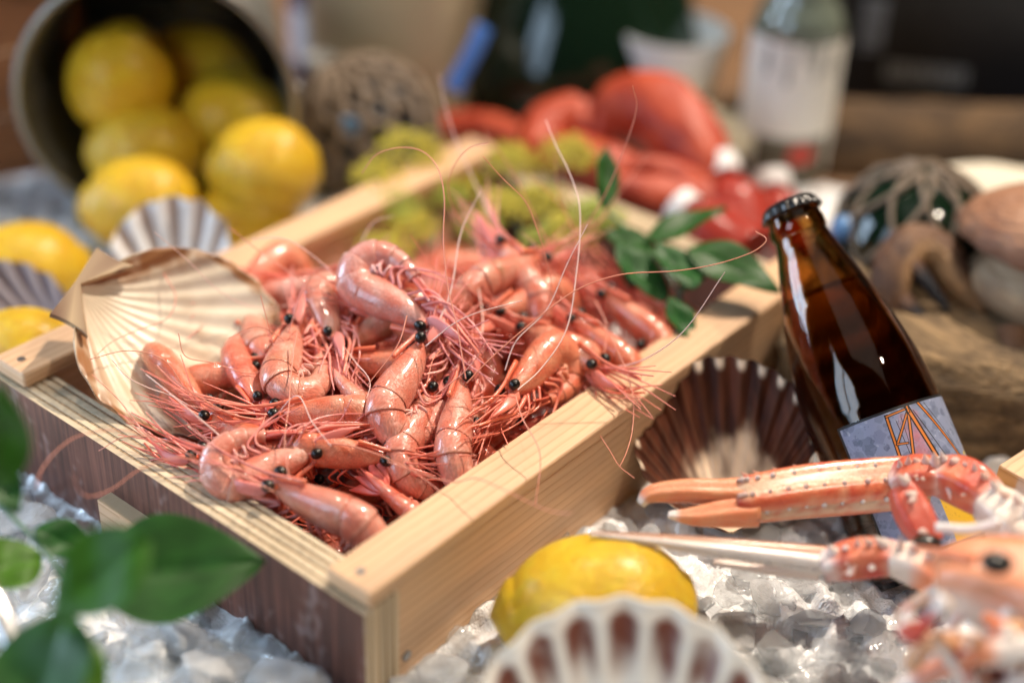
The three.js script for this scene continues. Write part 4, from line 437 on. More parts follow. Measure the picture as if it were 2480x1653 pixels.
  leg([[0.2535,0.0848,0.2454],[0.2481,0.0745,0.252],[0.2447,0.0593,0.2675]], 0.0040, 0.0028, [0.7, 0.5, 0.4]);
  { const q = rng(4), J = () => (q() - 0.5) * 0.012; for (const a of [[[0.1977,0.0862,0.2505],[0.2083,0.0843,0.2575],[0.2198,0.0904,0.2537]],[[0.206,0.0741,0.2534],[0.2187,0.0761,0.2581],[0.2333,0.0762,0.2592]],[[0.2145,0.0619,0.2564],[0.2293,0.0677,0.2586],[0.247,0.0618,0.2648]],[[0.2231,0.0495,0.2596],[0.2399,0.0593,0.2592],[0.2591,0.0803,0.2494]],[[0.2302,0.0678,0.2432],[0.2507,0.0508,0.2599],[0.2354,0.0645,0.2559]],[[0.2389,0.0554,0.2463],[0.2145,0.0796,0.2606],[0.2492,0.0499,0.2617]],[[0.2478,0.0429,0.2496],[0.2249,0.0713,0.2611],[0.2548,0.0812,0.2595]],[[0.2453,0.0809,0.2538],[0.2355,0.0629,0.2617],[0.2315,0.0656,0.2659]],[[0.254,0.0688,0.2568],[0.2462,0.0545,0.2623],[0.2434,0.084,0.2506]],[[0.2063,0.0545,0.2612],[0.2161,0.0692,0.2482],[0.2572,0.0696,0.2562]],[[0.2132,0.0726,0.2448],[0.2206,0.0749,0.2636],[0.2335,0.0537,0.2628]],[[0.2219,0.0603,0.2479],[0.2311,0.0666,0.2641],[0.2456,0.0725,0.2473]],[[0.2306,0.0479,0.2511],[0.2417,0.0581,0.2647],[0.253,0.0707,0.2662]],[[0.2378,0.0665,0.2345],[0.2511,0.0742,0.2498],[0.228,0.0877,0.2519]],[[0.2372,0.0736,0.2584],[0.2224,0.0643,0.2513],[0.2416,0.0734,0.2574]]]) { const P = a.map((p) => W(p).add(V(J(), J(), J()))), k = q(), r0 = 0.0022 + 0.0030 * q(), m = limb('walking_leg', P, (s) => r0 * (0.75 + 0.35 * Math.sin(s * 9 + k * 6)), (s) => r0 * (0.8 + 0.3 * Math.sin(s * 9 + k * 6)), (s, b, p) => mix3(mix3(k < 0.45 ? CL_O : k < 0.75 ? CL_R : CL_P, CL_W, sstep(0.1, 0.7, Math.sin(s * 8 + k * 9))), CL_P, clamp(fbm(p.x * 120, p.y * 120, p.z * 120, 3))), camUp, null, 14), cr = new THREE.CatmullRomCurve3(P), L = []; for (let i = 0; i < 5; i++) L.push(spike(cr.getPoint(0.1 + 0.17 * i), V(q() - 0.5, 0.2 + q(), q() * 0.8), 0.003 + 0.006 * q(), 0.0013, mix3(CL_W, CL_O, q() * 0.6))); mesh('spine_row', join(L), clawMat, m); } }
  leg([[0.2455,0.093,0.2164],[0.2503,0.1036,0.2097],[0.2535,0.1157,0.202]], 0.0012, 0.0008, CL_P);
  leg([[0.2275,0.079,0.1898],[0.2408,0.082,0.1939],[0.2518,0.0879,0.196]], 0.0022, 0.0022, CL_W);
}

// ---------------------------------------------------------------- leaves
function leafGeo(l, w, bend, fold = 0.12) {
  const nx = 28, ny = 14, pos = [], uv = [], idx = [], th = 0.00022;
  for (const side of [1, -1]) for (let i = 0; i <= nx; i++) for (let k = 0; k <= ny; k++) { const t = i / nx, b = k / ny * 2 - 1, hw = w * Math.pow(Math.sin(Math.PI * Math.pow(t, 0.82)), 0.9) * (t > 0.97 ? 0.6 : 1); pos.push(b * hw, t * l, bend * l * t * t + fold * Math.abs(b) * hw * 1.4 - 0.0008 * Math.exp(-b * b * 90) + side * th + 0.0012 * Math.sin(t * 9 + b * 2)); uv.push(t, k / ny); }
  const B = (nx + 1) * (ny + 1); for (let i = 0; i < nx; i++) for (let k = 0; k < ny; k++) { const a = i * (ny + 1) + k, b = a + ny + 1; idx.push(a, a + 1, b, b, a + 1, b + 1, B + a, B + b, B + a + 1, B + b, B + b + 1, B + a + 1); }
  for (let i = 0; i < nx; i++) for (const k of [0, ny]) { const a = i * (ny + 1) + k, b = a + ny + 1; idx.push(a, b, B + a, B + a, b, B + b); }
  const g = new THREE.BufferGeometry(); g.setAttribute('position', new THREE.Float32BufferAttribute(pos, 3)); g.setAttribute('uv', new THREE.Float32BufferAttribute(uv, 2)); g.setIndex(idx); g.computeVertexNormals(); return g;
}
function sprig(label, base, stems, leaves, group) {
  const t = thing('leaf_sprig', label, 'leaves', base, null, group), o = V(...base);
  for (const s of stems) mesh('stem', sweep(s.map((p) => V(...p).sub(o)), taper(0.0012, 0.0008), taper(0.0012, 0.0008), { n: 7 }), stemMat, t);
  for (const [[p, q], l, w, bend, m] of leaves) { const f = mesh('leaf', leafGeo(l, w, bend), leafMat[m], t); f.position.set(...p).sub(o); f.quaternion.set(...q); }
}
const LF = 0;
sprig('dark green leaf sprig in the left foreground on the ice', [-0.1353,0.0497,0.2321], [[[-0.1748,0.0752,0.1923],[-0.1577,0.0665,0.2037],[-0.1446,0.0594,0.2141],[-0.1376,0.0538,0.2236],[-0.1322,0.0538,0.2414],[-0.1275,0.0563,0.2635]], [[-0.1685,0.1061,0.2081],[-0.1696,0.0847,0.198],[-0.1657,0.0718,0.1991]]], [
  [[[-0.1266,0.0593,0.2237],[-0.3883,-0.2908,-0.5679,0.665]], 0.0720, 0.0235, -0.06, 0],
  [[[-0.0874,0.1154,0.2614],[-0.2494,0.3731,0.813,0.3711]], 0.0460, 0.0165, -0.12, 1],
  [[[-0.155,0.0674,0.2031],[0.4779,0.3303,0.6791,-0.4488]], 0.0300, 0.0090, -0.10, 2],
  [[[-0.1487,0.0608,0.2132],[-0.1176,0.6264,0.6143,0.4652]], 0.0360, 0.0130, 0.10, 3],
  [[[-0.1198,0.0841,0.2695],[-0.1604,0.5412,0.8254,0.0087]], 0.0540, 0.0215, -0.08, 0],
  [[[-0.1203,0.0785,0.2672],[0.294,0.5059,0.8104,-0.0291]], 0.0480, 0.0090, 0.1, 3],
  [[[-0.1474,0.1189,0.2414],[-0.1169,0.1809,-0.0302,0.9761]], 0.0460, 0.0105, 0.1, 1],
  [[[-0.165,0.1062,0.208],[0.2626,0.3151,0.8942,-0.1791]], 0.0240, 0.0070, 0.0, 2],
]);
sprig('glossy green leaf sprig in the far right corner of the crate', [0.1353,0.0594,-0.0229], [[[0.1361,0.0558,0.0031],[0.1352,0.0614,-0.0242],[0.1215,0.0715,-0.0544],[0.0971,0.0801,-0.0836]], [[0.1352,0.0614,-0.0242],[0.1452,0.0731,-0.0436],[0.1595,0.0799,-0.0478]]], [
  [[[0.0932,0.096,-0.0581],[-0.4672,0.2823,-0.1395,0.8261]], 0.0410, 0.0088, 0.06, 0],
  [[[0.1163,0.0763,-0.0575],[-0.4931,-0.4231,-0.3309,0.6844]], 0.0540, 0.0100, -0.05, 0],
  [[[0.1388,0.0839,-0.0386],[0.2754,0.5194,0.6801,-0.438]], 0.0560, 0.0140, -0.14, 0],
  [[[0.1208,0.0722,-0.043],[-0.5716,0.2812,0.2291,0.736]], 0.0400, 0.0110, -0.1, 0],
  [[[0.127,0.0642,-0.0142],[-0.5497,0.3202,0.1956,0.7463]], 0.0460, 0.0125, 0.1, 2],
  [[[0.1422,0.0759,-0.0097],[-0.653,0.2145,0.147,0.7113]], 0.0420, 0.0110, 0.1, 2],
  [[[0.144,0.078,-0.0348],[-0.0246,0.5749,0.7941,0.1957]], 0.0270, 0.0080, 0.1, 0],
  [[[0.1283,0.0714,-0.0069],[0.2452,0.4686,0.8453,-0.0763]], 0.0320, 0.0080, 0.1, 2],
  [[[0.1114,0.0753,-0.0568],[0.0376,0.5484,0.8272,0.1163]], 0.0330, 0.0090, 0.1, 2],
]);
// dill heads in the back corner
function dill(label, base, stalks, seed) {
  const t = thing('dill_sprig', label, 'herb', base, null, 'yellow green dill in the back corner'), o = V(...base), r = rng(seed), dm = [phys({ color: C(0.60, 0.53, 0.07), roughness: 0.6 }), phys({ color: C(0.42, 0.47, 0.08), roughness: 0.6 })], unit = new THREE.IcosahedronGeometry(1, 0);
  for (const [p, R] of stalks) {
    const e = V(...p).sub(o), mid = e.clone().multiplyScalar(0.5).add(V((r() - 0.5) * 0.015, -0.004, (r() - 0.5) * 0.015)), st = mesh('stem', sweep([V(0, 0, 0), mid, e], taper(0.0011, 0.0006), taper(0.0011, 0.0006), { n: 6 }), stemMat, t), fl = [], rays = [];
    for (let k = 0; k < 17; k++) { const a = k * 2.4, q = Math.sqrt((k + 0.5) / 17) * 1.15, c = e.clone().add(V(Math.cos(a) * q * R, R * 0.45 * (1 - q * q) + R * 0.3 * (r() - 0.4), Math.sin(a) * q * R)); rays.push(sweep([e, c], 0.00025, 0.00025, { n: 4, straight: true })); for (let m = 0; m < 20; m++) { const s = 0.0007 + 0.0009 * r(); fl.push(unit.clone().scale(s, s, s).translate(c.x + (r() - 0.5) * R * 0.75, c.y + (r() - 0.5) * R * 0.6, c.z + (r() - 0.5) * R * 0.75)); } }
    const head = mesh('flower_head', join(fl), dm[r() < 0.6 ? 0 : 1], t); mesh('ray', join(rays), stemMat, head); void st;
  }
}
dill('dill head with yellow flowers spilling over the far corner of the crate', [-0.007,0.0276,-0.1331], [[[-0.0296,0.0636,-0.1916],0.018],[[-0.0453,0.0564,-0.1633],0.015],[[-0.0149,0.0522,-0.1844],0.016],[[-0.0346,0.052,-0.1368],0.015],[[-0.0067,0.044,-0.1673],0.014],[[-0.0224,0.0457,-0.121],0.013],[[-0.036,0.0425,-0.0952],0.013],[[0.0062,0.0426,-0.1901],0.013]], 3);
dill('dill with sparse flowers along the far right board inside the crate', [0.0562,0.0256,-0.12], [[[0.0383,0.0558,-0.1985],0.014],[[0.0749,0.0651,-0.1925],0.015],[[0.059,0.0463,-0.1569],0.015],[[0.0327,0.0407,-0.1652],0.012],[[0.0196,0.0331,-0.1485],0.012],[[0.0918,0.0591,-0.1176],0.014],[[0.0763,0.0518,-0.113],0.013],[[0.0621,0.0446,-0.1084],0.013]], 8);

// ---------------------------------------------------------------- ice
{
  const r = rng(21), shapes = []; for (let k = 0; k < 9; k++) {
    const pl = []; for (let i = 0; i < 11; i++) { const z = r() * 2 - 1, a = r() * 6.283, q = Math.sqrt(1 - z * z); pl.push([V(q * Math.cos(a), z, q * Math.sin(a)), 0.45 + 0.5 * r()]); }
    const g = new THREE.SphereGeometry(1, 36, 24); warp(g, (v) => { let m = 0; for (const [n, d] of pl) m += Math.pow(Math.max(0, v.dot(n)) / d, 36); const R = Math.min(1.3, Math.pow(m + 0.005, -1 / 36)) * (1 + 0.16 * fbm(v.x * 2.2 + k * 9, v.y * 2.2, v.z * 2.2, 4)); return V(v.x * R * 1.15, v.y * R * 0.75, v.z * R * 0.95); });
    if (k % 4) { shapes.push(g); continue; }
    const pts = []; for (let i = 0; i < 22; i++) { const z = r() * 2 - 1, a = r() * 6.283, q = Math.sqrt(1 - z * z), m = 0.8 + 0.35 * r(); pts.push(V(q * Math.cos(a) * m * 1.15, z * m * 0.55, q * Math.sin(a) * m * 0.85)); }
    const h = new ConvexGeometry(pts), hp = h.attributes.position, uv = []; for (let i = 0; i < hp.count; i++) uv.push(hp.getX(i) * 0.7 + hp.getY(i) * 0.3, hp.getZ(i) * 0.7 + hp.getY(i) * 0.4); h.setAttribute('uv', new THREE.Float32BufferAttribute(uv, 2)); shapes.push(h);
  }
  const turn = () => new THREE.Quaternion().setFromEuler(new THREE.Euler((r() - 0.5) * 0.8, r() * 6, (r() - 0.5) * 0.8));
  const inCrate = (x, z, m = 0.004) => { const c = Math.cos(crate.rotation.y), s = Math.sin(crate.rotation.y), X = x * c - z * s, Z = x * s + z * c; return Math.abs(X) < CL / 2 + m && Math.abs(Z) < CW / 2 + m; };
  // single lumps that stand out
  const big = [[-0.1139,0.012,0.2012,0.016],[-0.0967,0.012,0.2001,0.015],[-0.0707,0.012,0.1943,0.012],[-0.0789,0.012,0.2126,0.018],[-0.0609,0.012,0.2061,0.014],[-0.0508,0.012,0.2215,0.02],[-0.1145,0.012,0.2227,0.018],[-0.0883,0.012,0.2314,0.02],[-0.0644,0.012,0.23,0.016],[-0.1376,0.012,0.2135,0.014],[-0.1606,0.012,0.1726,0.016],[-0.177,0.012,0.1647,0.014],[-0.1628,0.012,0.1354,0.01],[-0.1667,0.012,0.1989,0.014],[-0.0401,0.012,0.2306,0.015],[0.018,0.012,0.2094,0.013],[0.0278,0.012,0.1937,0.012],[0.0076,0.012,0.2218,0.014],[0.0281,0.012,0.2193,0.013],[0.0512,0.012,0.1466,0.01],[0.072,0.012,0.1244,0.01],[0.0614,0.012,0.1332,0.009],[0.0997,0.012,0.1225,0.011],[0.1126,0.012,0.1183,0.01],[0.0846,0.012,0.1317,0.01],[0.1532,0.012,0.1788,0.014],[0.1714,0.012,0.1918,0.016],[0.1907,0.012,0.1678,0.014],[0.2015,0.012,0.1871,0.016],[0.1612,0.012,0.2113,0.016],[0.1882,0.012,0.2097,0.016],[0.2146,0.012,0.1692,0.013],[0.1516,0.012,0.1554,0.012],[0.1719,0.012,0.1571,0.014],[0.2124,0.012,0.2029,0.015],[0.1399,0.012,0.1937,0.012]];
  big.forEach(([x, y, z, s], i) => { const m = single('ice_chunk', shapes[i % 9], i % 2 ? iceWhite : iceMat, 'clear lump of crushed ice lying on the ice bed', 'ice', [x, y - 0.010 + s * 0.1, z], turn().toArray(), 'ice lumps round the crate'); m.scale.set(s * 0.9, s * (x > 0.02 ? 0.40 : 0.6), s * 0.85); });
  for (let k = 0; k < 6; k++) {
    const N = 190, im = new THREE.InstancedMesh(shapes[k], k % 2 ? iceWhite : iceMat, N); im.name = numbered('crushed_ice'); im.userData = { kind: 'stuff', label: 'bed of crushed ice round the crate', category: 'ice' }; im.castShadow = im.receiveShadow = true;
    const M4 = new THREE.Matrix4(); let i = 0; while (i < N) { const x = mix(-0.42, 0.46, r()), z = mix(-0.29, 0.34, Math.pow(r(), 0.7)); if (inCrate(x, z)) continue; const s = 0.004 + 0.013 * r() * r(); M4.compose(V(x, iceH(x, z) - 0.001 + s * 0.15, z), turn(), V(s, s * 0.8, s)); im.setMatrixAt(i++, M4); }
    scene.add(im);
  }
}

// ---------------------------------------------------------------- small things beside the crate
{
  const st0 = single('wooden_stake', boardUV(new THREE.BoxGeometry(0.014, 0.07, 0.033).translate(0, -0.035, 0)), [pine[0], pine[0], endGrain, endGrain, pine[0], pine[0]], 'sawn end of a pale wooden stake standing against the plywood end', 'stake', [-0.1348,0.024,0.1334]); st0.rotation.y = crate.rotation.y;
  const bar = thing('metal_tongs', 'polished steel tong arm poking in at the lower left edge', 'tongs', [-0.1573,0.0711,0.2541]); bar.updateMatrixWorld(); const o = bar.position;
  mesh('arm', sweep([[-0.1611,0.0796,0.2487],[-0.1503,0.0719,0.2595],[-0.1413,0.063,0.2711]].map((a) => V(...a).sub(o)), 0.0045, 0.0018, { n: 10 }), metal, bar);
  mesh('grip_edge', sweep([[-0.1584,0.0738,0.2547],[-0.1472,0.0656,0.2671],[-0.1421,0.0601,0.2753]].map((a) => V(...a).sub(o)), 0.0012, 0.0026, { n: 8 }), metal, bar);
  const blk = single('wooden_block', boardUV(new RoundedBoxGeometry(0.09, 0.05, 0.06, 2, 0.001)), pine[1], 'corner of a pale wooden block at the right edge beside the stone', 'block', [0.3353,0.0264,0.0988]); blk.rotation.y = 0.72;
  // stone
  const g = new RoundedBoxGeometry(0.26, 0.10, 0.15, 24, 0.02); warp(g, (v) => v.multiplyScalar(1 + 0.16 * fbm(v.x * 14, v.y * 14, v.z * 14, 4) + 0.04 * noise(v.x * 90, v.y * 90, v.z * 90)));
  const st = single('rough_stone', g, stoneMat, 'rough brown stone slab behind the bottle, under the crab', 'stone', [0.3366,0.0014,-0.0334]); st.rotation.y = -0.3;
}

// ---------------------------------------------------------------- crab on the stone
{
  const crabMat = phys({ vertexColors: true, roughness: 0.55, bumpMap: shrimpBump, bumpScale: 0.003 }); const base = [0.3243,0.0436,-0.0603], t = thing('brown_crab', 'brown crab with peach shell and black tipped claw on the stone', 'crab', base); t.rotation.y = -0.35;
  const tone = (s, a, p) => mix3([0.20, 0.10, 0.05], [0.07, 0.032, 0.022], clamp(0.5 + 1.6 * fbm(p.x * 60, p.y * 60, p.z * 60, 3)));
  const sh = new THREE.SphereGeometry(1, 56, 28); warp(sh, (v) => { const a = Math.atan2(v.z, v.x), rim = 1 + 0.03 * Math.cos(a * 20) * Math.exp(-v.y * v.y * 12); return V(v.x * 0.082 * rim, (v.y > 0 ? v.y * 0.030 : v.y * 0.012), v.z * 0.052 * rim); });
  mesh('carapace', paint(sh.translate(0.05, 0.045, -0.01), (x, y, z) => mix3([0.36, 0.18, 0.10], [0.20, 0.08, 0.04], clamp(0.45 + 1.8 * fbm(x * 50, y * 50, z * 50, 3)))), crabMat, t);
  const ab = new THREE.SphereGeometry(1, 40, 20); warp(ab, (v) => V(v.x * 0.072, v.y * 0.026, v.z * 0.045)); mesh('underside', paint(ab.translate(0.05, 0.020, 0.0), (x, y, z) => mix3([0.50, 0.36, 0.22], [0.30, 0.18, 0.10], clamp(0.4 + 2 * fbm(x * 60, y * 60, z * 60, 3)))), crabMat, t);
  t.updateMatrixWorld(true); const inv = t.matrixWorld.clone().invert(), W = (a) => V(...a).applyMatrix4(inv);
  mesh('claw', sweep([[0.2628,0.0397,-0.04],[0.2583,0.0552,-0.05],[0.263,0.0677,-0.0638],[0.2747,0.0731,-0.0732],[0.2888,0.0683,-0.0701],[0.298,0.0584,-0.0579],[0.3122,0.0467,-0.0445]].map(W), (s) => 0.0080 + 0.0055 * Math.sin(Math.PI * s), (s) => 0.0085 + 0.006 * Math.sin(Math.PI * s), { n: 16, seg: 40, color: (s, a, p) => mix3(tone(s, a, p), [0.50, 0.30, 0.15], sstep(0.2, 0.8, Math.sin(a * 6.28 + 0.6)) * sstep(0.05, 0.3, s)) }), crabMat, t);
  const tip = (s) => mix3([0.16, 0.08, 0.05], [0.010, 0.012, 0.022], sstep(0.15, 0.4, s));
  mesh('pincer', sweep([[0.2675,0.0703,-0.0595],[0.2772,0.0637,-0.047],[0.2894,0.0521,-0.0361]].map(W), taper(0.0060, 0.0018), taper(0.0065, 0.0018), { n: 12, color: tip }), crabMat, t);
  mesh('pincer', sweep([[0.2634,0.0538,-0.0431],[0.2726,0.0489,-0.0353],[0.2847,0.0421,-0.0286]].map(W), taper(0.0065, 0.0018), taper(0.0060, 0.0018), { n: 12, color: tip }), crabMat, t);
  for (let k = 0; k < 4; k++) mesh('leg', sweep([[0.01 + k * 0.03, 0.010, 0.042], [0.02 + k * 0.034, -0.004, 0.066], [0.05 + k * 0.03, -0.020, 0.076]], taper(0.008, 0.004), taper(0.006, 0.004), { n: 10, color: tone }), crabMat, t);
}

// ---------------------------------------------------------------- floats in nets
function netFloat(label, pos, R, ribs, ropeR, glass, lift = 0) {
  const t = thing('glass_float', label, 'float', pos), y0 = R + lift; mesh('glass_ball', new THREE.SphereGeometry(R, 64, 40).translate(0, y0, 0), glass, t);
  const L = []; for (const s of [-1, 1]) for (let k = 0; k < ribs; k++) { const pts = []; for (let i = 0; i <= 26; i++) { const f = i / 26, th = 0.12 + (Math.PI - 0.24) * f, a = k / ribs * Math.PI * 2 + s * f * 2.1, q = R + ropeR * (0.7 + 0.3 * s); pts.push(V(Math.sin(th) * Math.cos(a) * q, y0 + Math.cos(th) * q, Math.sin(th) * Math.sin(a) * q)); } L.push(sweep(pts, ropeR, ropeR, { n: 6, straight: true, uvs: [8, 1] })); }
  for (const e of [1, -1]) L.push(new THREE.TorusGeometry(R * 0.15, ropeR * 1.3, 8, 28).rotateX(Math.PI / 2).translate(0, y0 + e * R * 0.985, 0)); mesh('rope_net', join(L), rope, t); return t;
}
netFloat('dark green glass float in a beige rope net behind the bottle', [0.2864,0.0,-0.1216], 0.049, 9, 0.0017, greenGlass);
{ const t = netFloat('brown rope wrapped float at the back left of the crate', [-0.0429,0.0,-0.2747], 0.046, 13, 0.0034, phys({ color: C(0.012, 0.013, 0.018), roughness: 0.3 })); t.rotation.z = 0.5; }
single('blue_buckle', new RoundedBoxGeometry(0.016, 0.020, 0.006, 3, 0.002), phys({ color: C(0.12, 0.26, 0.45), roughness: 0.4 }), 'small blue plastic tag on the rope wrapped float', 'tag', [-0.0729,0.0561,-0.2342]);
single('blue_glint_strip', sweep([[0.0145,0.1046,-0.3126],[0.0071,0.0888,-0.3025],[-0.0022,0.073,-0.2924],[-0.0055,0.0656,-0.2877]], 0.0075, 0.0016, { n: 10, up: V(0.5, 0, 0.85) }), phys({ color: C(0.07, 0.20, 0.62), roughness: 0.35 }), 'slanting blue strip standing in for a window reflection between the crock and the dark demijohn', 'glint');  // blue reflection on the demijohn, modelled as a solid coloured strip
single('blue_bead', ball(0.0085, 0, 0, 0, 20), phys({ color: C(0.10, 0.22, 0.42), roughness: 0.3 }), 'small blue bead on the netted glass float', 'bead', [0.2406,0.0637,-0.1087]);

// ---------------------------------------------------------------- lobster behind the crate
{
  const base = [0.1181,0.0,-0.266], t = thing('red_lobster', 'bright red cooked lobster with big curled claw behind the crate', 'lobster', base); t.updateMatrixWorld(); const o = V(...base), W = (a) => V(...a).sub(o);
  const lobMat = phys({ vertexColors: true, roughness: 0.5, bumpMap: shrimpBump, bumpScale: 0.001 }), tone = (s, a, p) => mix3([0.30, 0.020, 0.007], [0.50, 0.070, 0.020], clamp(0.5 + 1.4 * fbm(p.x * 50, p.y * 50, p.z * 50, 3)));
  const part = (n, pts, w, h) => mesh(n, sweep(pts.map(W), w, h, { n: 36, seg: 48, color: tone, up: V(0, 1, 0.3), section: (x, y, q, a) => { const k = 1 + 0.10 * noise(x * 1.6, y * 1.6, q * 7) + 0.05 * noise(x * 6, y * 6, q * 24); return [x * k, y * k]; } }), lobMat, t);
  part('claw', [[0.0965,0.0421,-0.2609],[0.1077,0.0592,-0.2718],[0.1279,0.0678,-0.2654],[0.1504,0.0643,-0.2395],[0.1668,0.0489,-0.206],[0.1604,0.041,-0.1891]], (s) => 0.010 + 0.017 * Math.sin(Math.PI * clamp(s * 1.05)), (s) => 0.010 + 0.015 * Math.sin(Math.PI * clamp(s * 1.05)));
  part('pincer', [[0.1635,0.0363,-0.1861],[0.1367,0.0447,-0.1796],[0.1131,0.0531,-0.1731],[0.0988,0.0596,-0.1772]], taper(0.020, 0.006), taper(0.018, 0.005));
  part('claw', [[0.0513,0.0445,-0.2269],[0.0598,0.0484,-0.2649],[0.0778,0.0527,-0.2795],[0.0962,0.0472,-0.2642]], (s) => 0.008 + 0.010 * Math.sin(Math.PI * s), (s) => 0.008 + 0.010 * Math.sin(Math.PI * s));
  part('carapace', [[0.0485,0.0388,-0.2351],[0.0721,0.0403,-0.2242],[0.1042,0.0385,-0.2112],[0.138,0.033,-0.184]], (s) => 0.012 + 0.014 * Math.sin(Math.PI * s), (s) => 0.014 + 0.012 * Math.sin(Math.PI * s));
  part('pincer', [[0.1573,0.0457,-0.1921],[0.1393,0.0557,-0.1925],[0.1217,0.0608,-0.1899],[0.1075,0.0589,-0.1827]], taper(0.013, 0.004), taper(0.012, 0.004));
  for (const [a, b] of [[[0.1041,0.0631,-0.2624],[0.0992,0.0705,-0.2672]],[[0.1239,0.0754,-0.2584],[0.1205,0.0828,-0.2631]],[[0.15,0.0717,-0.2442],[0.154,0.0793,-0.249]],[[0.1676,0.0611,-0.2137],[0.176,0.0651,-0.2162]],[[0.0714,0.0578,-0.2709],[0.068,0.0641,-0.2749]]]) part('spine', [a, b], taper(0.004, 0.0008), taper(0.004, 0.0008));
  part('tail', [[-0.0386,0.0198,-0.3178],[-0.0099,0.0241,-0.3206],[0.0223,0.0289,-0.3118],[0.0544,0.0278,-0.2874]], (s) => 0.008 + 0.004 * Math.sin(Math.PI * s), (s) => 0.006 + 0.003 * Math.sin(Math.PI * s));
}
// ---------------------------------------------------------------- small red bottles
function sauce(label, top, foot, k) {
  const A = V(...top), B = V(...foot), d = A.clone().sub(B), h = d.length(), q = new THREE.Quaternion().setFromUnitVectors(V(0, 1, 0), d.normalize()), t = thing('sauce_bottle', label, 'bottle', foot, q.toArray(), 'small red bottles with white caps');
  mesh('glass', new THREE.LatheGeometry([[0.0005, 0], [0.021, 0], [0.022, 0.003], [0.022, h * 0.55], [0.018, h * 0.68], [0.0095, h * 0.80], [0.009, h * 0.86]].map((a) => new THREE.Vector2(...a)), 32), phys({ color: C(0.34, 0.04, 0.028), roughness: 0.2, specularIntensity: 0.6 }), t);
  mesh('cap', new THREE.CylinderGeometry(0.0135, 0.0135, h * 0.17, 28).translate(0, h * 0.93, 0), phys({ color: C(0.78, 0.76, 0.76), roughness: 0.4 }), t);
}
sauce('red sauce bottle with white cap, nearest to the lobster claw', [0.1745,0.0565,-0.2108], [0.1977,0.0137,-0.148], 0);
sauce('red sauce bottle with white cap behind the bottle neck', [0.2168,0.0318,-0.2425], [0.2247,-0.0075,-0.1938], 1);
sauce('red sauce bottle with white cap tipped over behind the leaves', [0.145,0.0529,-0.1492], [0.1855,0.0402,-0.1056], 2);

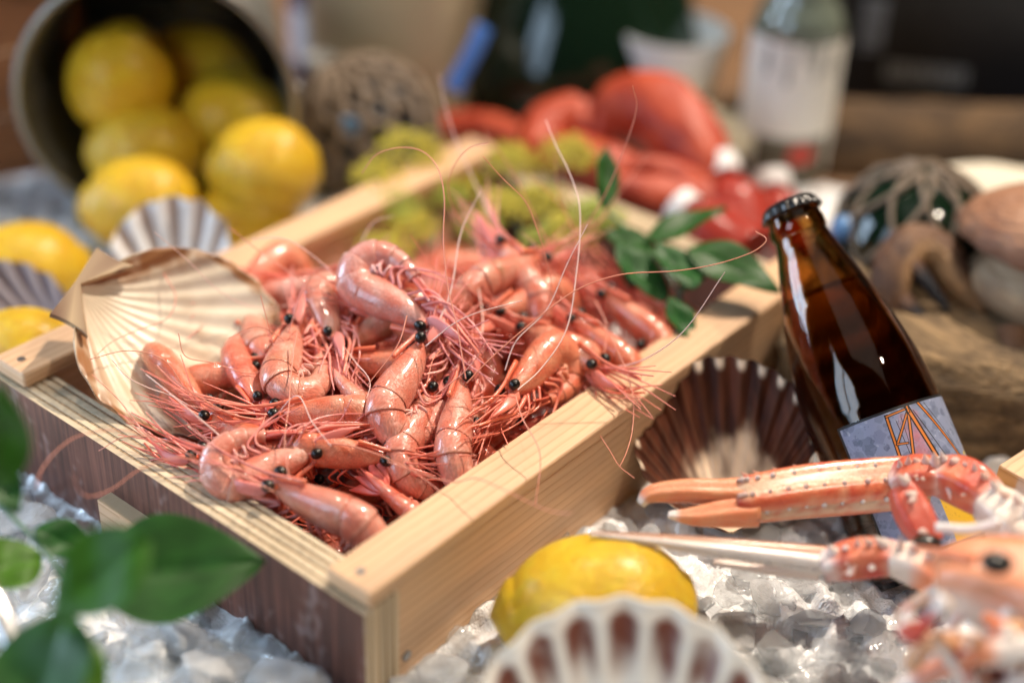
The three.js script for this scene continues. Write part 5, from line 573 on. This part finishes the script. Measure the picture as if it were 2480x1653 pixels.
// ---------------------------------------------------------------- things far behind
{
  const lathe = (a, n = 48) => new THREE.LatheGeometry(a.map((p) => new THREE.Vector2(...p)), n);
  const crock = thing('stoneware_crock', 'cream stoneware crock behind the rope wrapped float', 'crock', [-0.056,0.0,-0.4227]);
  mesh('body', lathe([[0.001, 0], [0.062, 0], [0.070, 0.01], [0.072, 0.20], [0.066, 0.22], [0.068, 0.225], [0.063, 0.226], [0.062, 0.215], [0.001, 0.21]]), phys({ color: C(0.62, 0.54, 0.36), roughness: 0.35 }), crock);
  const demi = thing('demijohn', 'huge dark green glass demijohn behind the lobster', 'bottle', [0.086,0.0,-0.4383]); demi.scale.setScalar(1.12);
  mesh('glass', lathe([[0.001, 0.004], [0.066, 0], [0.086, 0.010], [0.093, 0.028], [0.089, 0.052], [0.076, 0.082], [0.056, 0.115], [0.034, 0.15], [0.024, 0.18], [0.022, 0.24], [0.025, 0.245], [0.001, 0.25]], 64), greenGlass, demi);
  const cup = thing('white_cup', 'white ceramic cup in front of the dark demijohn', 'cup', [0.1545,0.02,-0.3762]); cup.scale.setScalar(1.25);
  mesh('bowl', lathe([[0.001, 0], [0.024, 0], [0.034, 0.052], [0.0325, 0.053], [0.022, 0.004], [0.001, 0.004]]), phys({ color: C(0.78, 0.82, 0.82), roughness: 0.3 }), cup);
  const wb = thing('labelled_bottle', 'clear bottle with white paper label and red dot behind the small red bottles', 'bottle', [0.2386,0.0,-0.3317]);
  mesh('glass', lathe([[0.001, 0], [0.033, 0], [0.034, 0.006], [0.034, 0.108], [0.028, 0.124], [0.014, 0.142], [0.012, 0.22], [0.001, 0.221]]), phys({ color: C(0.16, 0.19, 0.15), roughness: 0.08, clearcoat: 1 }), wb);
  const cv = document.createElement('canvas'); cv.width = 512; cv.height = 640; const c = cv.getContext('2d'); c.fillStyle = '#e6e4dc'; c.fillRect(0, 0, 512, 640); c.fillStyle = '#8d8f88'; for (const [x, w, y, h] of [[120, 26, 30, 130], [200, 18, 10, 190], [262, 24, 0, 90], [300, 16, 0, 170], [350, 20, 20, 120], [392, 14, 60, 110]]) c.fillRect(x, y, w, h); c.fillStyle = '#6d6a5e'; c.fillRect(120, 455, 300, 40); c.fillStyle = '#57503f'; c.fillRect(120, 495, 300, 145); c.fillStyle = '#bd3a2c'; c.beginPath(); c.arc(300, 535, 52, 0, 7); c.fill();
  const tx = new THREE.CanvasTexture(cv); tx.colorSpace = THREE.SRGBColorSpace; tx.needsUpdate = true; mesh('paper_label', new THREE.CylinderGeometry(0.0344, 0.0344, 0.100, 40, 1, true, -1.5, 3.0).translate(0, 0.056, 0), phys({ map: tx, roughness: 0.6, side: THREE.DoubleSide }), wb);
  const bd = thing('menu_board', 'black board with faint grey lettering in a reddish wooden frame', 'sign', [0.3688,0.0,-0.4364]); bd.rotation.y = -0.12; bd.rotation.x = 0;
  const cb = document.createElement('canvas'); cb.width = 1024; cb.height = 1024; const d = cb.getContext('2d'); d.fillStyle = '#121418'; d.fillRect(0, 0, 1024, 1024); d.fillStyle = '#7e848c'; d.font = 'bold 96px sans-serif'; d.fillRect(150, 560, 110, 220); d.fillStyle = '#191c22'; for (let k = 0; k < 4; k++) d.fillRect(150, 600 + k * 50, 70 + (k % 2) * 30, 12); d.fillStyle = '#868b8e'; d.fillRect(300, 822, 390, 76); d.fillStyle = '#191c22'; for (let k = 0; k < 8; k++) d.fillRect(330 + k * 46, 834 + (k % 2) * 14, 14, 40);
  const tb = new THREE.CanvasTexture(cb); tb.colorSpace = THREE.SRGBColorSpace; tb.needsUpdate = true; const face = phys({ map: tb, roughness: 0.5 }), dk = phys({ color: C(0.012, 0.013, 0.016), roughness: 0.5 });
  mesh('panel', new THREE.BoxGeometry(0.17, 0.20, 0.03).translate(0, 0.10, -0.02), [dk, dk, dk, dk, face, dk], bd);
  mesh('post', new RoundedBoxGeometry(0.05, 0.26, 0.04, 2, 0.003).translate(0.113, 0.12, -0.02), phys({ map: pineTex[0], color: C(0.40, 0.14, 0.10), roughness: 0.6 }), bd);
  const log = new THREE.CylinderGeometry(0.030, 0.034, 0.34, 28, 12).rotateZ(Math.PI / 2); warp(log, (v) => v.multiplyScalar(1 + 0.12 * fbm(v.x * 20, v.y * 20, v.z * 20, 3))); single('driftwood_log', log, phys({ map: stoneMap, color: C(0.42, 0.36, 0.30), roughness: 0.9 }), 'brown driftwood log in front of the black board', 'log', [0.3512,0.0133,-0.3493]);
  const cl = new THREE.SphereGeometry(0.05, 40, 24); warp(cl, (v) => V(v.x * 1.3, Math.max(-0.01, v.y) * 0.45, v.z).multiplyScalar(1 + 0.25 * fbm(v.x * 20, v.y * 20, v.z * 20, 3))); single('folded_cloth', cl, phys({ color: C(0.66, 0.60, 0.48), roughness: 0.9 }), 'crumpled cream cloth at the right edge behind the crab', 'cloth', [0.3632,0.0413,-0.1892]);
  const cl2 = single('folded_cloth', cl, phys({ color: C(0.66, 0.60, 0.44), roughness: 0.9 }), 'crumpled cream cloth between the lobster and the labelled bottle', 'cloth', [0.1869,0.0239,-0.3323]); cl2.scale.setScalar(0.7); cl2.rotation.y = 1;
  const wj = thing('white_jar', 'small white jar between the bucket and the rope float', 'jar', [-0.1076,0.0,-0.3624]); mesh('body', lathe([[0.001, 0], [0.013, 0], [0.014, 0.003], [0.014, 0.038], [0.010, 0.045]]), phys({ color: C(0.7, 0.7, 0.68), roughness: 0.4 }), wj); mesh('lid', new THREE.CylinderGeometry(0.0135, 0.0135, 0.012, 24).translate(0, 0.051, 0), phys({ color: C(0.82, 0.84, 0.84), roughness: 0.4 }), wj);
  const bb = thing('blue_bottle', 'dark blue bottle right of the bucket at the top edge', 'bottle', [-0.1305,0.0,-0.4737]); mesh('glass', lathe([[0.001, 0], [0.017, 0], [0.018, 0.1], [0.008, 0.13], [0.008, 0.16], [0.001, 0.16]]), phys({ color: C(0.02, 0.03, 0.12), roughness: 0.15, clearcoat: 1 }), bb); mesh('paper_label', new THREE.CylinderGeometry(0.0186, 0.0184, 0.045, 28, 1, true).translate(0, 0.035, 0), phys({ color: C(0.55, 0.52, 0.56), roughness: 0.6, side: THREE.DoubleSide }), bb);
  // brown crates at the left edge
  const cr = thing('brown_crate', 'brown slatted wooden crate at the left edge behind the bucket', 'crate', [-0.3335,0.0,-0.3075]); cr.rotation.y = 0.5;
  for (let k = 0; k < 5; k++) mesh('slat', boardUV(new RoundedBoxGeometry(0.20, 0.040, 0.012, 2, 0.002).translate(-0.05, 0.025 + k * 0.046, 0.06)), crateBrown, cr);
  for (const s of [-1, 1]) mesh('corner_post', new RoundedBoxGeometry(0.02, 0.24, 0.02, 2, 0.002).translate(-0.05 + s * 0.09, 0.12, 0.043), crateBrown, cr);
  for (let k = 0; k < 5; k++) mesh('slat', boardUV(new RoundedBoxGeometry(0.12, 0.040, 0.012, 2, 0.002).rotateY(Math.PI / 2).translate(0.05, 0.025 + k * 0.046, -0.01)), crateBrown, cr);
  mesh('rail', new RoundedBoxGeometry(0.21, 0.016, 0.016, 2, 0.002).translate(-0.05, 0.155, 0.076), phys({ map: pineTex[1], color: C(0.7, 0.5, 0.3), roughness: 0.7 }), cr);
}
renderer.render(scene, camera);
